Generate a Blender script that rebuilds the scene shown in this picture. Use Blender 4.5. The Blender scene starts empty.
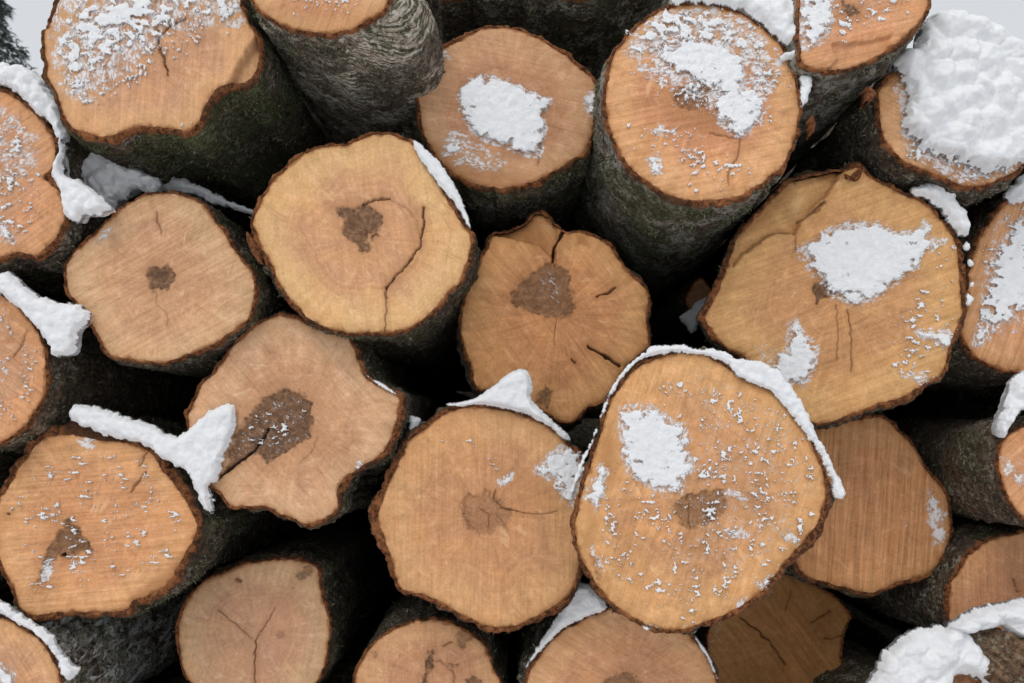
import bpy, math, random
import numpy as np
random.seed(7); rng = np.random.default_rng(7)
sc = bpy.context.scene
COL = sc.collection

# ------------------------------------------------------------------ camera
F = 796.0
PITCH = math.radians(6.4)
CAM = np.array([0.0, 0.0, 1.05])
def rays(px, py):
    x = (np.asarray(px, float) - 512) / F; y = (341.5 - np.asarray(py, float)) / F
    s, c = math.sin(PITCH), math.cos(PITCH)
    return np.stack([x, c - y * s, s + y * c], -1)
def at(px, py, D):
    return CAM + rays(px, py) * D
def on_plane(px, py, P0, n):
    d = rays(px, py)
    t = np.dot(P0 - CAM, n) / (d @ n)
    return CAM + d * t[..., None]
def unit(v):
    v = np.asarray(v, float); return v / np.linalg.norm(v)

# ------------------------------------------------------------------ noise
def _h(ix, iy, iz, seed):
    h = (ix.astype(np.int64) * 374761393 + iy.astype(np.int64) * 668265263 + iz.astype(np.int64) * 1274126177 + seed * 974634777) & 0xffffffff
    h = ((h ^ (h >> 13)) * 1103515245) & 0xffffffff
    h = ((h ^ (h >> 16)) * 2246822519) & 0xffffffff
    return (h ^ (h >> 13)) & 0xffffffff
def perlin(x, y, z=0.0, seed=0):
    x, y, z = np.broadcast_arrays(np.asarray(x, float), np.asarray(y, float), np.asarray(z, float))
    xi, yi, zi = np.floor(x), np.floor(y), np.floor(z)
    xf, yf, zf = x - xi, y - yi, z - zi
    u, v, w = [t * t * t * (t * (t * 6 - 15) + 10) for t in (xf, yf, zf)]
    out = 0
    for dx in (0, 1):
        for dy in (0, 1):
            for dz in (0, 1):
                h = _h(xi + dx, yi + dy, zi + dz, seed)
                a = (h & 0xffff) / 65535.0 * 2 * np.pi; b = ((h >> 16) & 0xffff) / 65535.0 * 2 - 1
                r = np.sqrt(1 - b * b)
                g = r * np.cos(a) * (xf - dx) + r * np.sin(a) * (yf - dy) + b * (zf - dz)
                out = out + g * (u if dx else 1 - u) * (v if dy else 1 - v) * (w if dz else 1 - w)
    return out * 1.5
def fbm(x, y, z=0.0, o=3, seed=0):
    s = 0; a = 1.0; x = np.asarray(x, float); y = np.asarray(y, float); z = np.asarray(z, float)
    for k in range(o):
        s = s + a * perlin(x, y, z, seed + k * 17); a *= .5; x = x * 2.03; y = y * 2.03; z = z * 2.03
    return s
def worley(x, y, seed=0):
    xi, yi = np.floor(x), np.floor(y); best = np.full(np.shape(x), 9.0)
    for dx in (-1, 0, 1):
        for dy in (-1, 0, 1):
            h = _h(xi + dx, yi + dy, xi * 0, seed)
            fx = xi + dx + (h & 0xffff) / 65535.0; fy = yi + dy + ((h >> 16) & 0xffff) / 65535.0
            best = np.minimum(best, (x - fx) ** 2 + (y - fy) ** 2)
    return np.clip(1 - np.exp(-2.6 * best), 0, 1)
def sm(e0, e1, x):
    t = np.clip((x - e0) / (e1 - e0), 0, 1); return t * t * (3 - 2 * t)

# ------------------------------------------------------------------ 2-d outlines
def spline(pts, n, closed=True):
    p = np.array(pts, float)
    if closed: q = np.vstack([p[-1], p, p[0], p[1]])
    else: q = np.vstack([2 * p[0] - p[1], p, 2 * p[-1] - p[-2]])
    out = []
    for i in range(1, len(q) - 2):
        t = np.linspace(0, 1, 24, endpoint=False)[:, None]
        a, b, c, d = q[i - 1], q[i], q[i + 1], q[i + 2]
        out.append(.5 * ((2 * b) + (c - a) * t + (2 * a - 5 * b + 4 * c - d) * t ** 2 + (3 * b - a - 3 * c + d) * t ** 3))
    o = np.vstack(out)
    if not closed: o = np.vstack([o, p[-1]])
    e = np.vstack([o, o[0]]) if closed else o
    L = np.concatenate([[0], np.cumsum(np.linalg.norm(np.diff(e, axis=0), axis=1))])
    s = np.linspace(0, L[-1], n, endpoint=not closed)
    return np.stack([np.interp(s, L, e[:, 0]), np.interp(s, L, e[:, 1])], 1)
def perim(p):
    p = np.array(p, float); return np.linalg.norm(p - np.roll(p, 1, 0), axis=1).sum()
def segdist(P, A, B):
    d = B - A; t = np.clip(((P - A) @ d) / max(d @ d, 1e-9), 0, 1)
    return np.linalg.norm(P - A - t[:, None] * d, axis=1)
def sdf(P, poly):
    """signed distance in pixels, positive inside"""
    poly = np.array(poly, float); best = np.full(len(P), 1e9); ins = np.zeros(len(P), bool)
    for i in range(len(poly)):
        A, B = poly[i - 1], poly[i]
        best = np.minimum(best, segdist(P, A, B))
        if A[1] != B[1]:
            cr = ((A[1] > P[:, 1]) != (B[1] > P[:, 1])) & (P[:, 0] < (B[0] - A[0]) * (P[:, 1] - A[1]) / (B[1] - A[1]) + A[0])
            ins ^= cr
    return np.where(ins, best, -best)
def pldist(P, line):
    line = np.array(line, float); best = np.full(len(P), 1e9); tt = np.zeros(len(P))
    for i in range(len(line) - 1):
        d = segdist(P, line[i], line[i + 1]); best = np.minimum(best, d)
    return best
def ell(cx, cy, rx, ry, n=18, wob=.05, rot=0):
    a = np.linspace(0, 2 * np.pi, n, endpoint=False)
    r = 1 + rng.normal(0, wob, n)
    x, y = rx * r * np.cos(a), ry * r * np.sin(a)
    c, s = math.cos(rot), math.sin(rot)
    return [(cx + c * u - s * v, cy + s * u + c * v) for u, v in zip(x, y)]

# ------------------------------------------------------------------ meshes and objects
def mesh(name, V, quads=None, tris=None, attrs=None, smooth=True, mat=None):
    me = bpy.data.meshes.new(name)
    quads = np.zeros((0, 4), int) if quads is None else np.asarray(quads, int)
    tris = np.zeros((0, 3), int) if tris is None else np.asarray(tris, int)
    V = np.asarray(V, float)
    me.vertices.add(len(V)); me.vertices.foreach_set('co', V.astype(np.float32).ravel())
    nl = len(quads) * 4 + len(tris) * 3
    me.loops.add(nl)
    me.loops.foreach_set('vertex_index', np.concatenate([quads.ravel(), tris.ravel()]).astype(np.int32))
    me.polygons.add(len(quads) + len(tris))
    st = np.concatenate([np.arange(len(quads)) * 4, len(quads) * 4 + np.arange(len(tris)) * 3]).astype(np.int32)
    me.polygons.foreach_set('loop_start', st)
    me.update(calc_edges=True)
    me.polygons.foreach_set('use_smooth', np.full(len(me.polygons), smooth, bool))
    for k, a in (attrs or {}).items():
        a = np.asarray(a, np.float32)
        if a.ndim == 1: me.attributes.new(k, 'FLOAT', 'POINT').data.foreach_set('value', a)
        elif a.shape[1] == 3: me.attributes.new(k, 'FLOAT_VECTOR', 'POINT').data.foreach_set('vector', a.ravel())
        else: me.attributes.new(k, 'FLOAT_COLOR', 'POINT').data.foreach_set('color', a.ravel())
    if mat: me.materials.append(mat)
    me.validate()
    return me
def link(name, me, parent=None, loc=None):
    o = bpy.data.objects.new(name, me); COL.objects.link(o)
    if parent: o.parent = parent
    if loc is not None: o.location = loc
    return o
def tag(o, label=None, cat=None, group=None, kind=None):
    if label: o['label'] = label
    if cat: o['category'] = cat
    if group: o['group'] = group
    if kind: o['kind'] = kind
    return o

# ------------------------------------------------------------------ node helpers
def mat_new(name):
    m = bpy.data.materials.new(name); m.use_nodes = True
    m.node_tree.nodes.clear(); return m, m.node_tree
class G:
    def __init__(s, nt): s.t = nt
    def n(s, typ, ins=None, **props):
        nd = s.t.nodes.new(typ)
        for k, v in props.items(): setattr(nd, k, v)
        for k, v in (ins or {}).items():
            sock = nd.inputs[k]
            if isinstance(v, bpy.types.NodeSocket): s.t.links.new(v, sock)
            else: sock.default_value = v
        return nd
    def attr(s, name): return s.n('ShaderNodeAttribute', attribute_name=name)
    def math(s, op, a, b=0.0, c=0.0, clamp=False):
        nd = s.n('ShaderNodeMath', {0: a, 1: b, 2: c}, operation=op); nd.use_clamp = clamp; return nd.outputs[0]
    def noise(s, vec, scale, detail=3, rough=.5, dist=0.0, dim='3D'):
        nd = s.n('ShaderNodeTexNoise', {'Scale': scale, 'Detail': detail, 'Roughness': rough, 'Distortion': dist}, noise_dimensions=dim)
        s.t.links.new(vec, nd.inputs['W' if dim == '1D' else 'Vector']); return nd.outputs['Fac']
    def ramp(s, x, a, b, lo=0.0, hi=1.0):
        nd = s.n('ShaderNodeMapRange', {'Value': x, 'From Min': a, 'From Max': b, 'To Min': lo, 'To Max': hi}, interpolation_type='SMOOTHSTEP')
        return nd.outputs[0]
    def mix(s, f, a, b, blend='MIX'):
        nd = s.n('ShaderNodeMix', data_type='RGBA', blend_type=blend)
        for i, v in ((0, f), (6, a), (7, b)):
            if isinstance(v, bpy.types.NodeSocket): s.t.links.new(v, nd.inputs[i])
            else: nd.inputs[i].default_value = v if i == 0 else (*v[:3], 1)
        return nd.outputs[2]
    def mapping(s, vec, rot=(0, 0, 0), scale=(1, 1, 1), loc=(0, 0, 0)):
        return s.n('ShaderNodeMapping', {'Vector': vec, 'Rotation': rot, 'Scale': scale, 'Location': loc}).outputs[0]
    def rs(s, vec, ang, scale, loc=(0, 0, 0)):
        return s.mapping(s.mapping(vec, rot=(0, 0, ang)), scale=scale, loc=loc)
    def out(s, col, rough=.7, normal=None, spec=.3, **kw):
        b = s.n('ShaderNodeBsdfPrincipled', {'Roughness': rough, 'Specular IOR Level': spec, **kw})
        if isinstance(col, bpy.types.NodeSocket): s.t.links.new(col, b.inputs['Base Color'])
        else: b.inputs['Base Color'].default_value = (*col, 1)
        if normal is not None: s.t.links.new(normal, b.inputs['Normal'])
        o = s.n('ShaderNodeOutputMaterial'); s.t.links.new(b.outputs[0], o.inputs[0]); return b
    def bump(s, h, strength=.3, dist=.002, normal=None):
        ins = {'Height': h, 'Strength': strength, 'Distance': dist}
        if normal is not None: ins['Normal'] = normal
        return s.n('ShaderNodeBump', ins).outputs[0]

def wood_mat(c1, c2, saw_ang=0.3, saw=.12, ring=.10, ray=.14, blotch=.28, off=0.0):
    m, t = mat_new('wood_end_grain'); g = G(t)
    fc = g.attr('fc').outputs['Vector']; pl = g.attr('pl').outputs['Vector']; rg = g.attr('rg').outputs['Fac']
    mk = g.attr('mk'); sp = g.n('ShaderNodeSeparateColor', {'Color': mk.outputs['Color']})
    heart, crack, frost = sp.outputs[0], sp.outputs[1], sp.outputs[2]; stain = mk.outputs['Alpha']
    rim = g.n('ShaderNodeSeparateXYZ', {0: fc}).outputs[2]
    xy = g.mapping(fc, scale=(1, 1, 0), loc=(off, off * .7, 0))
    b1 = g.noise(xy, 2.2, 4, .55, .6)
    col = g.mix(g.ramp(g.math('MULTIPLY_ADD', g.math('SUBTRACT', b1, .5), .5, rg), .50, .86), c2, c1); b2 = g.noise(xy, 9, 5, .6, .4)
    sl = g.noise(g.rs(fc, saw_ang, (1.1, 30, 0), (off, 0, 0)), 1.0, 4, .68, .25)
    sl2 = g.noise(g.rs(fc, saw_ang + .12, (.6, 8, 0), (off, 5, 0)), 1.0, 3, .55, .5)
    ry = g.noise(g.mapping(pl, loc=(off, 0, 0)), 7.0, 4, .6, .15)
    rn = g.noise(rg, 26.0, 3, .6, 0, '1D')
    fine = g.noise(xy, 42, 4, .75)
    # reddish and yellow mottling
    col = g.mix(g.ramp(b1, .42, .68, 0, .55), col, (c1[0] * .86, c1[1] * .72, c1[2] * .62))
    col = g.mix(g.ramp(b2, .52, .72, 0, .30), col, (min(1, c1[0] * 1.12), c1[1] * 1.18, c1[2] * 1.35))
    val = 1.0
    def acc(v, n, amt):
        return g.math('MULTIPLY_ADD', g.math('SUBTRACT', n, .5), amt * 2, v)
    for n_, a_ in ((sl, saw * 3.6), (sl2, saw * 1.6), (ry, ray * 1.7), (rn, ring * .9), (b2, blotch * .9), (b1, blotch * 1.0), (fine, .32)):
        val = acc(val, n_, a_)
    vm = g.n('ShaderNodeCombineXYZ', {0: val, 1: g.math('POWER', g.math('MAXIMUM', val, .05), 1.12), 2: g.math('POWER', g.math('MAXIMUM', val, .05), 1.3)}).outputs[0]
    col = g.mix(1.0, col, vm, 'MULTIPLY')
    # thin pale torn fibres and dark pores
    fib = g.noise(g.rs(fc, saw_ang + .35, (3.2, 24, 0), (3, off, 0)), 1.0, 4, .65, .7)
    col = g.mix(g.ramp(fib, .66, .78, 0, .5), col, (min(1, c1[0] * 1.25), c1[1] * 1.4, c1[2] * 1.7))
    col = g.mix(g.ramp(g.noise(xy, 34, 4, .7), .66, .80, 0, .55), col, (.20, .085, .03))
    tp = g.noise(g.rs(fc, saw_ang + .9, (2.2, 6.5, 0), (off, 2, 0)), 1.0, 5, .7, .4)
    col = g.mix(g.math('MULTIPLY', g.ramp(tp, .60, .70), .6), col, (min(1, c1[0] * 1.22), c1[1] * 1.36, c1[2] * 1.55))
    tq = g.noise(g.rs(fc, saw_ang + .9, (1.5, 5, 0), (off, 9, 0)), 1.0, 5, .7, .4)
    col = g.mix(g.math('MULTIPLY', g.ramp(tq, .58, .72), .5), col, (c1[0] * .66, c1[1] * .52, c1[2] * .40))
    # stain, heart, cambium rim, crack
    col = g.mix(g.math('MULTIPLY', stain, g.ramp(b2, .25, .65, .35, 1.0)), col, (.30, .125, .04))
    hn = g.noise(xy, 13, 7, .78, .8)
    hcol = g.mix(g.ramp(hn, .36, .66), (.036, .016, .009), (.29, .16, .088))
    col = g.mix(g.math('MULTIPLY', heart, g.ramp(hn, .2, .6, .7, 1.0)), col, hcol)
    rr = g.math('MULTIPLY_ADD', g.math('SUBTRACT', b2, .5), 9.0, rim)
    col = g.mix(g.ramp(rr, .3, 3.6, .8, 0), col, (.24, .095, .032))
    col = g.mix(g.ramp(rim, 2.0, 16.0, .22, 0), col, (.40, .17, .055))
    col = g.mix(crack, col, (.036, .019, .011))
    fn = g.noise(g.rs(fc, saw_ang, (.7, 1.4, 0)), 26, 7, .75, .5)
    thr = g.math('SUBTRACT', .82, g.math('MULTIPLY', g.math('MULTIPLY', frost, g.ramp(b2, .3, .6, .62, 1.1)), .48))
    fm = g.ramp(g.math('SUBTRACT', fn, thr), -.04, .10)
    fm = g.math('MULTIPLY', fm, g.ramp(frost, .0, .15))
    col = g.mix(g.math('MULTIPLY', fm, .85), col, (.80, .80, .82))
    h = g.math('ADD', g.math('MULTIPLY', sl, .8), g.math('ADD', g.math('MULTIPLY', fine, .5), g.math('MULTIPLY', fm, .9)))
    h = g.math('ADD', h, g.math('MULTIPLY', fib, .5))
    g.out(col, .78, g.bump(h, .55, .0022), .22)
    return m

def bark_mat(tint=(.055, .042, .030), moss=.4, pale=.35, fibrous=0.0, bsnow=0.0, inner=(.20, .075, .028), off=0.0):
    m, t = mat_new('bark'); g = G(t)
    bc = g.attr('bc').outputs['Vector']; s3 = g.n('ShaderNodeSeparateXYZ', {0: bc}); inn = s3.outputs[2]
    xy = g.mapping(bc, scale=(1, 1, 0), loc=(off, off, 0))
    tc = g.n('ShaderNodeNewGeometry').outputs['Position']
    n1 = g.noise(tc, 22, 6, .68, .1); n2 = g.noise(tc, 95, 5, .75, .1); n3 = g.noise(tc, 9, 5, .65, .2); n4 = g.noise(tc, 280, 3, .7)
    band = g.noise(g.mapping(bc, scale=(14, 60, 0), loc=(off, 0, 0), rot=(0, 0, .12)), 1.0, 5, .7, .2)
    tint = tuple(v * 2.0 for v in tint)
    col = g.mix(g.ramp(n2, .38, .62), (tint[0] * .30, tint[1] * .28, tint[2] * .27), tint)
    col = g.mix(g.ramp(band, .50, .70, 0, .7), col, (tint[0] * 2.1, tint[1] * 2.0, tint[2] * 1.9))
    fl = g.noise(tc, 125, 5, .75)
    col = g.mix(g.math('MULTIPLY', g.ramp(fl, .53 - .03 * pale, .60 - .03 * pale), g.ramp(n1, .38, .58)), col, (.30 + .2 * pale, .29 + .2 * pale, .22 + .18 * pale))
    # pale lichen crust
    pm = g.math('MULTIPLY', g.ramp(n1, .62 - pale * .22, .74 - pale * .2), g.ramp(n2, .40, .58))
    pm = g.math('MULTIPLY', pm, min(1, .35 + pale))
    col = g.mix(pm, col, g.mix(fl, (.22, .215, .18), (.52, .51, .46)))
    mm = g.math('MULTIPLY', g.ramp(n3, .60 - moss * .25, .72 - moss * .22), g.ramp(n2, .30, .62))
    col = g.mix(g.math('MULTIPLY', mm, min(.9, .3 + moss)), col, g.mix(g.ramp(fl, .3, .7), (.022, .030, .010), (.15, .175, .075)))
    if fibrous > 0:
        fb = g.noise(g.rs(bc, 1.05, (230, 26, 0), (off, 0, 0)), 1.0, 5, .7, .15)
        fm = g.math('MULTIPLY', g.ramp(fb, .44, .56), g.ramp(n3, .72 - fibrous * .26, .80 - fibrous * .26))
        col = g.mix(fm, col, g.mix(g.ramp(n2, .35, .65), (.42, .31, .22), (.85, .81, .74)))
    inner = tuple(v * 1.5 for v in inner)
    if bsnow > 0:
        sn = g.noise(g.rs(bc, -.25, (70, 22, 0), (off, 3, 0)), 1.0, 6, .72, .5)
        col = g.mix(g.math('MULTIPLY', g.ramp(sn, .66 - .14 * bsnow, .72 - .14 * bsnow), .9), col, (.76, .77, .79))
    ic = g.mix(g.ramp(n2, .42, .60), (inner[0] * .25, inner[1] * .24, inner[2] * .26), inner)
    ic = g.mix(g.ramp(n1, .50, .66, 0, .6), ic, (inner[0] * 1.6, inner[1] * 1.7, inner[2] * 1.8))
    ic = g.mix(g.ramp(n3, .52, .66, 0, .75), ic, (.045, .024, .014))
    im = g.ramp(g.math('MULTIPLY_ADD', g.math('SUBTRACT', n2, .5), .9, inn), .34, .62)
    col = g.mix(im, col, ic)
    h = g.math('ADD', g.math('MULTIPLY', n2, 1.5), g.math('ADD', g.math('MULTIPLY', n4, .7), g.math('MULTIPLY', band, .6)))
    g.out(col, .88, g.bump(h, .9, .006), .2)
    return m

def snow_mat():
    m, t = mat_new('snow'); g = G(t)
    tc = g.n('ShaderNodeNewGeometry').outputs['Position']
    n1 = g.noise(tc, 260, 4, .7); n2 = g.noise(tc, 900, 2, .6); n3 = g.noise(tc, 60, 4, .6)
    col = g.mix(g.ramp(n3, .3, .7), (.75, .76, .78), (.82, .825, .835))
    dirt = g.ramp(g.noise(tc, 140, 3, .7), .735, .80)
    col = g.mix(g.math('MULTIPLY', dirt, .55), col, (.35, .26, .20))
    h = g.math('ADD', n1, g.math('ADD', g.math('MULTIPLY', n2, .7), g.math('MULTIPLY', n3, .8)))
    cov = g.attr('cov').outputs['Fac']
    pn = g.noise(tc, 420, 4, .75)
    al = g.ramp(g.math('MULTIPLY_ADD', g.math('SUBTRACT', pn, .5), 1.1, cov), .22, .62)
    g.out(col, .65, g.bump(h, .22, .003), .2, Alpha=al, **{'Subsurface Weight': .5, 'Subsurface Radius': (.7, .8, .9), 'Subsurface Scale': .008})
    return m
SNOW = snow_mat()

def moss_mat():
    m, t = mat_new('moss'); g = G(t)
    r = g.attr('rnd').outputs['Fac']
    col = g.mix(r, (.03, .036, .014), (.26, .27, .17))
    g.out(col, .9, None, .1); return m
MOSS = moss_mat()

LOGS = {}
# ------------------------------------------------------------------ logs
def make_log(key, outline, D, label, bark=4.0, tilt=(0, 0), axis=(0, 0), L=3.0, c1=(.58, .34, .155), c2=(.52, .28, .13),
             heart=(), cracks=(), steps=(), stain=(), frost=(), snow=(), speck=(), bumps=(), moss=.4, pale=.35, fibrous=0.0,
             tuft=0, saw_ang=None, saw=.12, ring=.10, ray=.14, blotch=.28, tint=(.055, .042, .030), res=1.0, bulge=1.0, bsnow=0.0, flare=(), group='sawn logs stacked in the pile'):
    seed = sum(ord(c) * (i + 3) for i, c in enumerate(key)) % 997
    outline = np.array(outline, float)
    cpx = outline.mean(0)
    n = unit((tilt[0], -1, tilt[1])); ax = unit((axis[0], 1, axis[1]))
    P0 = at(cpx[0], cpx[1], D); M = D / F
    per = perim(outline); N = int(per / (1.25 * res)); N = max(60, N)
    O = spline(outline, N)
    tan = np.roll(O, -1, 0) - np.roll(O, 1, 0); tan /= np.linalg.norm(tan, axis=1)[:, None]
    nor = np.stack([tan[:, 1], -tan[:, 0]], 1)
    if ((O - cpx) * nor).sum() < 0: nor = -nor
    O = O + nor * (fbm(O[:, 0] / 14, O[:, 1] / 14, seed, 3, seed) * 1.5 + fbm(O[:, 0] / 4, O[:, 1] / 4, seed, 2, seed + 5) * .5)[:, None]
    R = np.linalg.norm(O - cpx, axis=1).mean()
    root = bpy.data.objects.new('log', None); COL.objects.link(root); root.location = P0
    root.empty_display_size = .05
    tag(root, label, 'log', group)
    rec = dict(root=root, P0=P0, n=n, ax=ax, D=D, O=O, M=M, c=cpx, seed=seed); LOGS[key] = rec
    # ---- sawn end
    K = max(10, int(R / (1.25 * res)))
    s = np.linspace(0, 1, K + 1)[1:]
    ring_px = cpx + s[:, None, None] * (O - cpx)[None]
    P = np.vstack([cpx[None], ring_px.reshape(-1, 2)])
    sv = np.concatenate([[0], np.repeat(s, N)])
    th = np.concatenate([[0], np.tile(np.arctan2(O[:, 1] - cpx[1], O[:, 0] - cpx[0]), K)])
    rim = np.concatenate([[R], np.repeat(1 - s, N) * np.tile(np.linalg.norm(O - cpx, axis=1), K)])
    z = fbm(P[:, 0] / 60, P[:, 1] / 60, seed, 2, seed + 2) * 1.2 + fbm(P[:, 0] / 9, P[:, 1] / 9, seed, 2, seed + 3) * .25
    z -= sm(.93, 1.0, sv) * 1.2
    wob = np.stack([fbm(P[:, 0] / 9, P[:, 1] / 9, seed + 1, 3, seed + 7), fbm(P[:, 0] / 9, P[:, 1] / 9, seed + 9, 3, seed + 8)], 1)
    Pw = P + wob * 3.0; Pc = P + wob * 1.6
    hm = np.zeros(len(P)); cm = np.zeros(len(P)); fm = np.zeros(len(P)); st = np.zeros(len(P))
    for h in heart:
        poly, a = h[0], h[1]
        d = sdf(Pw, poly); msk = sm(-2.6, 2.6, d + 2.2 * fbm(P[:, 0] / 3.2, P[:, 1] / 3.2, seed, 3, seed + 64)); hm = np.maximum(hm, msk * a); z -= msk * (1.2 + 1.2 * np.abs(fbm(P[:, 0] / 4, P[:, 1] / 4, seed, 3, seed + 61)))
        cm = np.maximum(cm, .75 * a * np.exp(-(d / 1.5) ** 2) * sm(-.25, .35, fbm(P[:, 0] / 7, P[:, 1] / 7, seed, 2, seed + 62)))
        st = np.maximum(st, .35 * sm(-16, 0, d) * a)
    for c in cracks:
        line, w = c[0], c[1]; dp = c[2] if len(c) > 2 else 1.0
        d = pldist(Pc, line); ww = w * .42 * np.clip(.35 + 1.1 * np.abs(fbm(P[:, 0] / 14, P[:, 1] / 14, seed, 2, seed + 63)) + .3 * np.abs(wob[:, 0]), .3, 1.3)
        k = 1 - sm(ww * .5, ww + .75, d); cm = np.maximum(cm, k * min(1, dp) * (.95 if w > 2.5 else .72)); z -= k * w * 1.8 * dp
        st = np.maximum(st, .5 * (1 - sm(0, w * 3.5 + 3, d)) * dp)
    for p_, dz, edge in steps:
        d = sdf(Pc, p_); k = sm(-edge, edge, d); z += dz * k
        st = np.maximum(st, .22 * (1 - sm(0, 3, np.abs(d))))
    for p_, a, soft in stain:
        st = np.maximum(st, a * sm(-soft, soft, sdf(Pw, p_)))
    for p_, a, soft in frost:
        fm = np.maximum(fm, a * sm(-soft, soft, sdf(Pw, p_)))
    for sp_ in snow:
        d = sdf(Pw, sp_['poly']); fm = np.maximum(fm, sp_.get('halo', .75) * np.exp(-np.maximum(-d, 0) / sp_.get('hw', 5.0)))
    V = on_plane(P[:, 0], P[:, 1], P0, n) + (z * M)[:, None] * n
    # skirt down behind the bark
    Vs = V[-N:] - n * .018
    V = np.vstack([V, Vs])
    ext = lambda a: np.concatenate([a, a[-N:]])
    fc = np.stack([(P[:, 0] - cpx[0]) / 100, (P[:, 1] - cpx[1]) / 100, rim], 1)
    fc = np.vstack([fc, fc[-N:]])
    pl = np.stack([np.cos(th) * 1.6, np.sin(th) * 1.6, sv * .22], 1); pl = np.vstack([pl, pl[-N:]])
    rg = sv + fbm(P[:, 0] / 45, P[:, 1] / 45, seed, 3, seed + 11) * .09
    mk = np.stack([hm, cm, fm, st], 1); mk = np.vstack([mk, mk[-N:]])
    i = np.arange(N); j = (i + 1) % N
    tris = np.stack([np.zeros(N, int), 1 + i, 1 + j], 1)
    quads = np.vstack([np.stack([1 + k * N + i, 1 + (k + 1) * N + i, 1 + (k + 1) * N + j, 1 + k * N + j], 1) for k in range(K)])
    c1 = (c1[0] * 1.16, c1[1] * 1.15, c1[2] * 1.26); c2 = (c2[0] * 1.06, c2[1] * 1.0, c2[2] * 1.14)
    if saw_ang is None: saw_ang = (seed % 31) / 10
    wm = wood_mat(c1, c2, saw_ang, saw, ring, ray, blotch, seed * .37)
    link('cut_face', mesh('cut_face', V - P0, quads, tris, dict(fc=fc, pl=pl, rg=ext(rg), mk=mk), True, wm), root)
    # ---- bark
    ang = np.arctan2(O[:, 1] - cpx[1], O[:, 0] - cpx[0])
    bw = .74 * bark * (1 + .8 * fbm(O[:, 0] / 16, O[:, 1] / 16, seed, 3, seed + 21) + .2 * fbm(O[:, 0] / 5, O[:, 1] / 5, seed, 2, seed + 22))
    bw = np.maximum(bw, bark * .35)
    for bx, by, w, rad in bumps:
        bw = bw + w * np.exp(-((O[:, 0] - bx) ** 2 + (O[:, 1] - by) ** 2) / rad ** 2)
    loops, bc = [], []
    arc = np.concatenate([[0], np.cumsum(np.linalg.norm(np.diff(O, axis=0), axis=1))]) * M
    KA = 7
    for q in range(KA):
        f = q / (KA - 1); px = O + nor * (-.9 + (bw + .9) * f)[:, None]
        p3 = on_plane(px[:, 0], px[:, 1], P0, n)
        dz = -.0022 - .0035 * f ** 3 + .0045 * fbm(px[:, 0] / 6, px[:, 1] / 6, seed, 3, seed + 31) * min(1, f * 2.5)
        dz = dz + (.003 * math.sin(f * math.pi))
        loops.append(p3 + dz[:, None] * n); bc.append(np.stack([arc, np.full(N, f * .01), np.full(N, 1.0 - .42 * f)], 1))
    rim3 = loops[-1]
    nor3 = on_plane(O[:, 0] + nor[:, 0], O[:, 1] + nor[:, 1], P0, n) - on_plane(O[:, 0], O[:, 1], P0, n)
    nor3 /= np.linalg.norm(nor3, axis=1)[:, None]
    dist = np.concatenate([[.004, .008, .013, .019], np.geomspace(.026, L, int(50 / res ** .5))])
    bend = rng.normal(0, .012, 2); cw = rim3.mean(0)
    for dd in dist:
        p3 = rim3 + ax * dd
        w = p3
        amp = min(1, dd / .03)
        d = (fbm(w[:, 0] * 11, w[:, 1] * 7, w[:, 2] * 11, 3, seed + 41) * .010 + fbm(w[:, 0] * 60, w[:, 1] * 45, w[:, 2] * 60, 3, seed + 42) * .0045) * bulge
        d = d + np.abs(fbm(w[:, 0] * 150, w[:, 1] * 110, w[:, 2] * 150, 2, seed + 43)) * .003
        d = d * amp + .0025 * amp
        for fx, fy, fw, fr, fl in flare:
            d = d + fw * np.exp(-((O[:, 0] - fx) ** 2 + (O[:, 1] - fy) ** 2) / fr ** 2) * math.sin(min(1, dd / fl) * math.pi / 2)
        p3 = p3 + nor3 * d[:, None] + np.array([bend[0], 0, bend[1]]) * dd ** 2
        loops.append(p3); bc.append(np.stack([arc, np.full(N, dd), np.full(N, max(0, .50 - dd * 45))], 1))
    B = np.vstack(loops); bc = np.vstack(bc); nl = len(loops)
    quads = np.vstack([np.stack([k * N + i, (k + 1) * N + i, (k + 1) * N + j, k * N + j], 1) for k in range(nl - 1)])
    B = np.vstack([B, loops[-1].mean(0)]); bc = np.vstack([bc, bc[-1]])
    e = (nl - 1) * N
    tris = np.stack([e + i, np.full(N, len(B) - 1), e + j], 1)
    bm_ = bark_mat(tint, moss, pale, fibrous, bsnow, off=seed * .21)
    link('bark', mesh('bark', B - P0, quads, tris, dict(bc=bc), True, bm_), root)
    if tuft:
        # moss and lichen standing off the bark
        k0, k1 = KA + 2, KA + int(len(dist) * .72)
        ii = rng.integers(0, N, tuft * 6); kk = rng.integers(k0, k1, tuft * 6)
        base = B[kk * N + ii]
        dens = fbm(base[:, 0] * 14, base[:, 1] * 14, base[:, 2] * 14, 3, seed + 51)
        keep = np.argsort(-dens - rng.normal(0, .12, len(dens)))[:tuft]
        base = base[keep]; nn = nor3[ii[keep]]
        a = rng.normal(0, 1, (tuft, 3)); a /= np.linalg.norm(a, axis=1)[:, None]
        size = rng.uniform(.0025, .0075, tuft)[:, None]
        d1 = unit((0, 0, 0.0001)) * 0 + nn * .6 + a * .9
        side = np.cross(d1, rng.normal(0, 1, (tuft, 3))); side /= np.linalg.norm(side, axis=1)[:, None] + 1e-9
        v0 = base - side * size * .28 - nn * .001; v1 = base + side * size * .28 - nn * .001; v2 = base + d1 * size
        MV = np.stack([v0, v1, v2], 1).reshape(-1, 3)
        mt = np.arange(tuft * 3).reshape(-1, 3)
        link('moss', mesh('moss', MV - P0, None, mt, dict(rnd=np.repeat(rng.uniform(0, 1, tuft) ** 1.6, 3)), False, MOSS), root)['kind'] = 'stuff'
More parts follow.
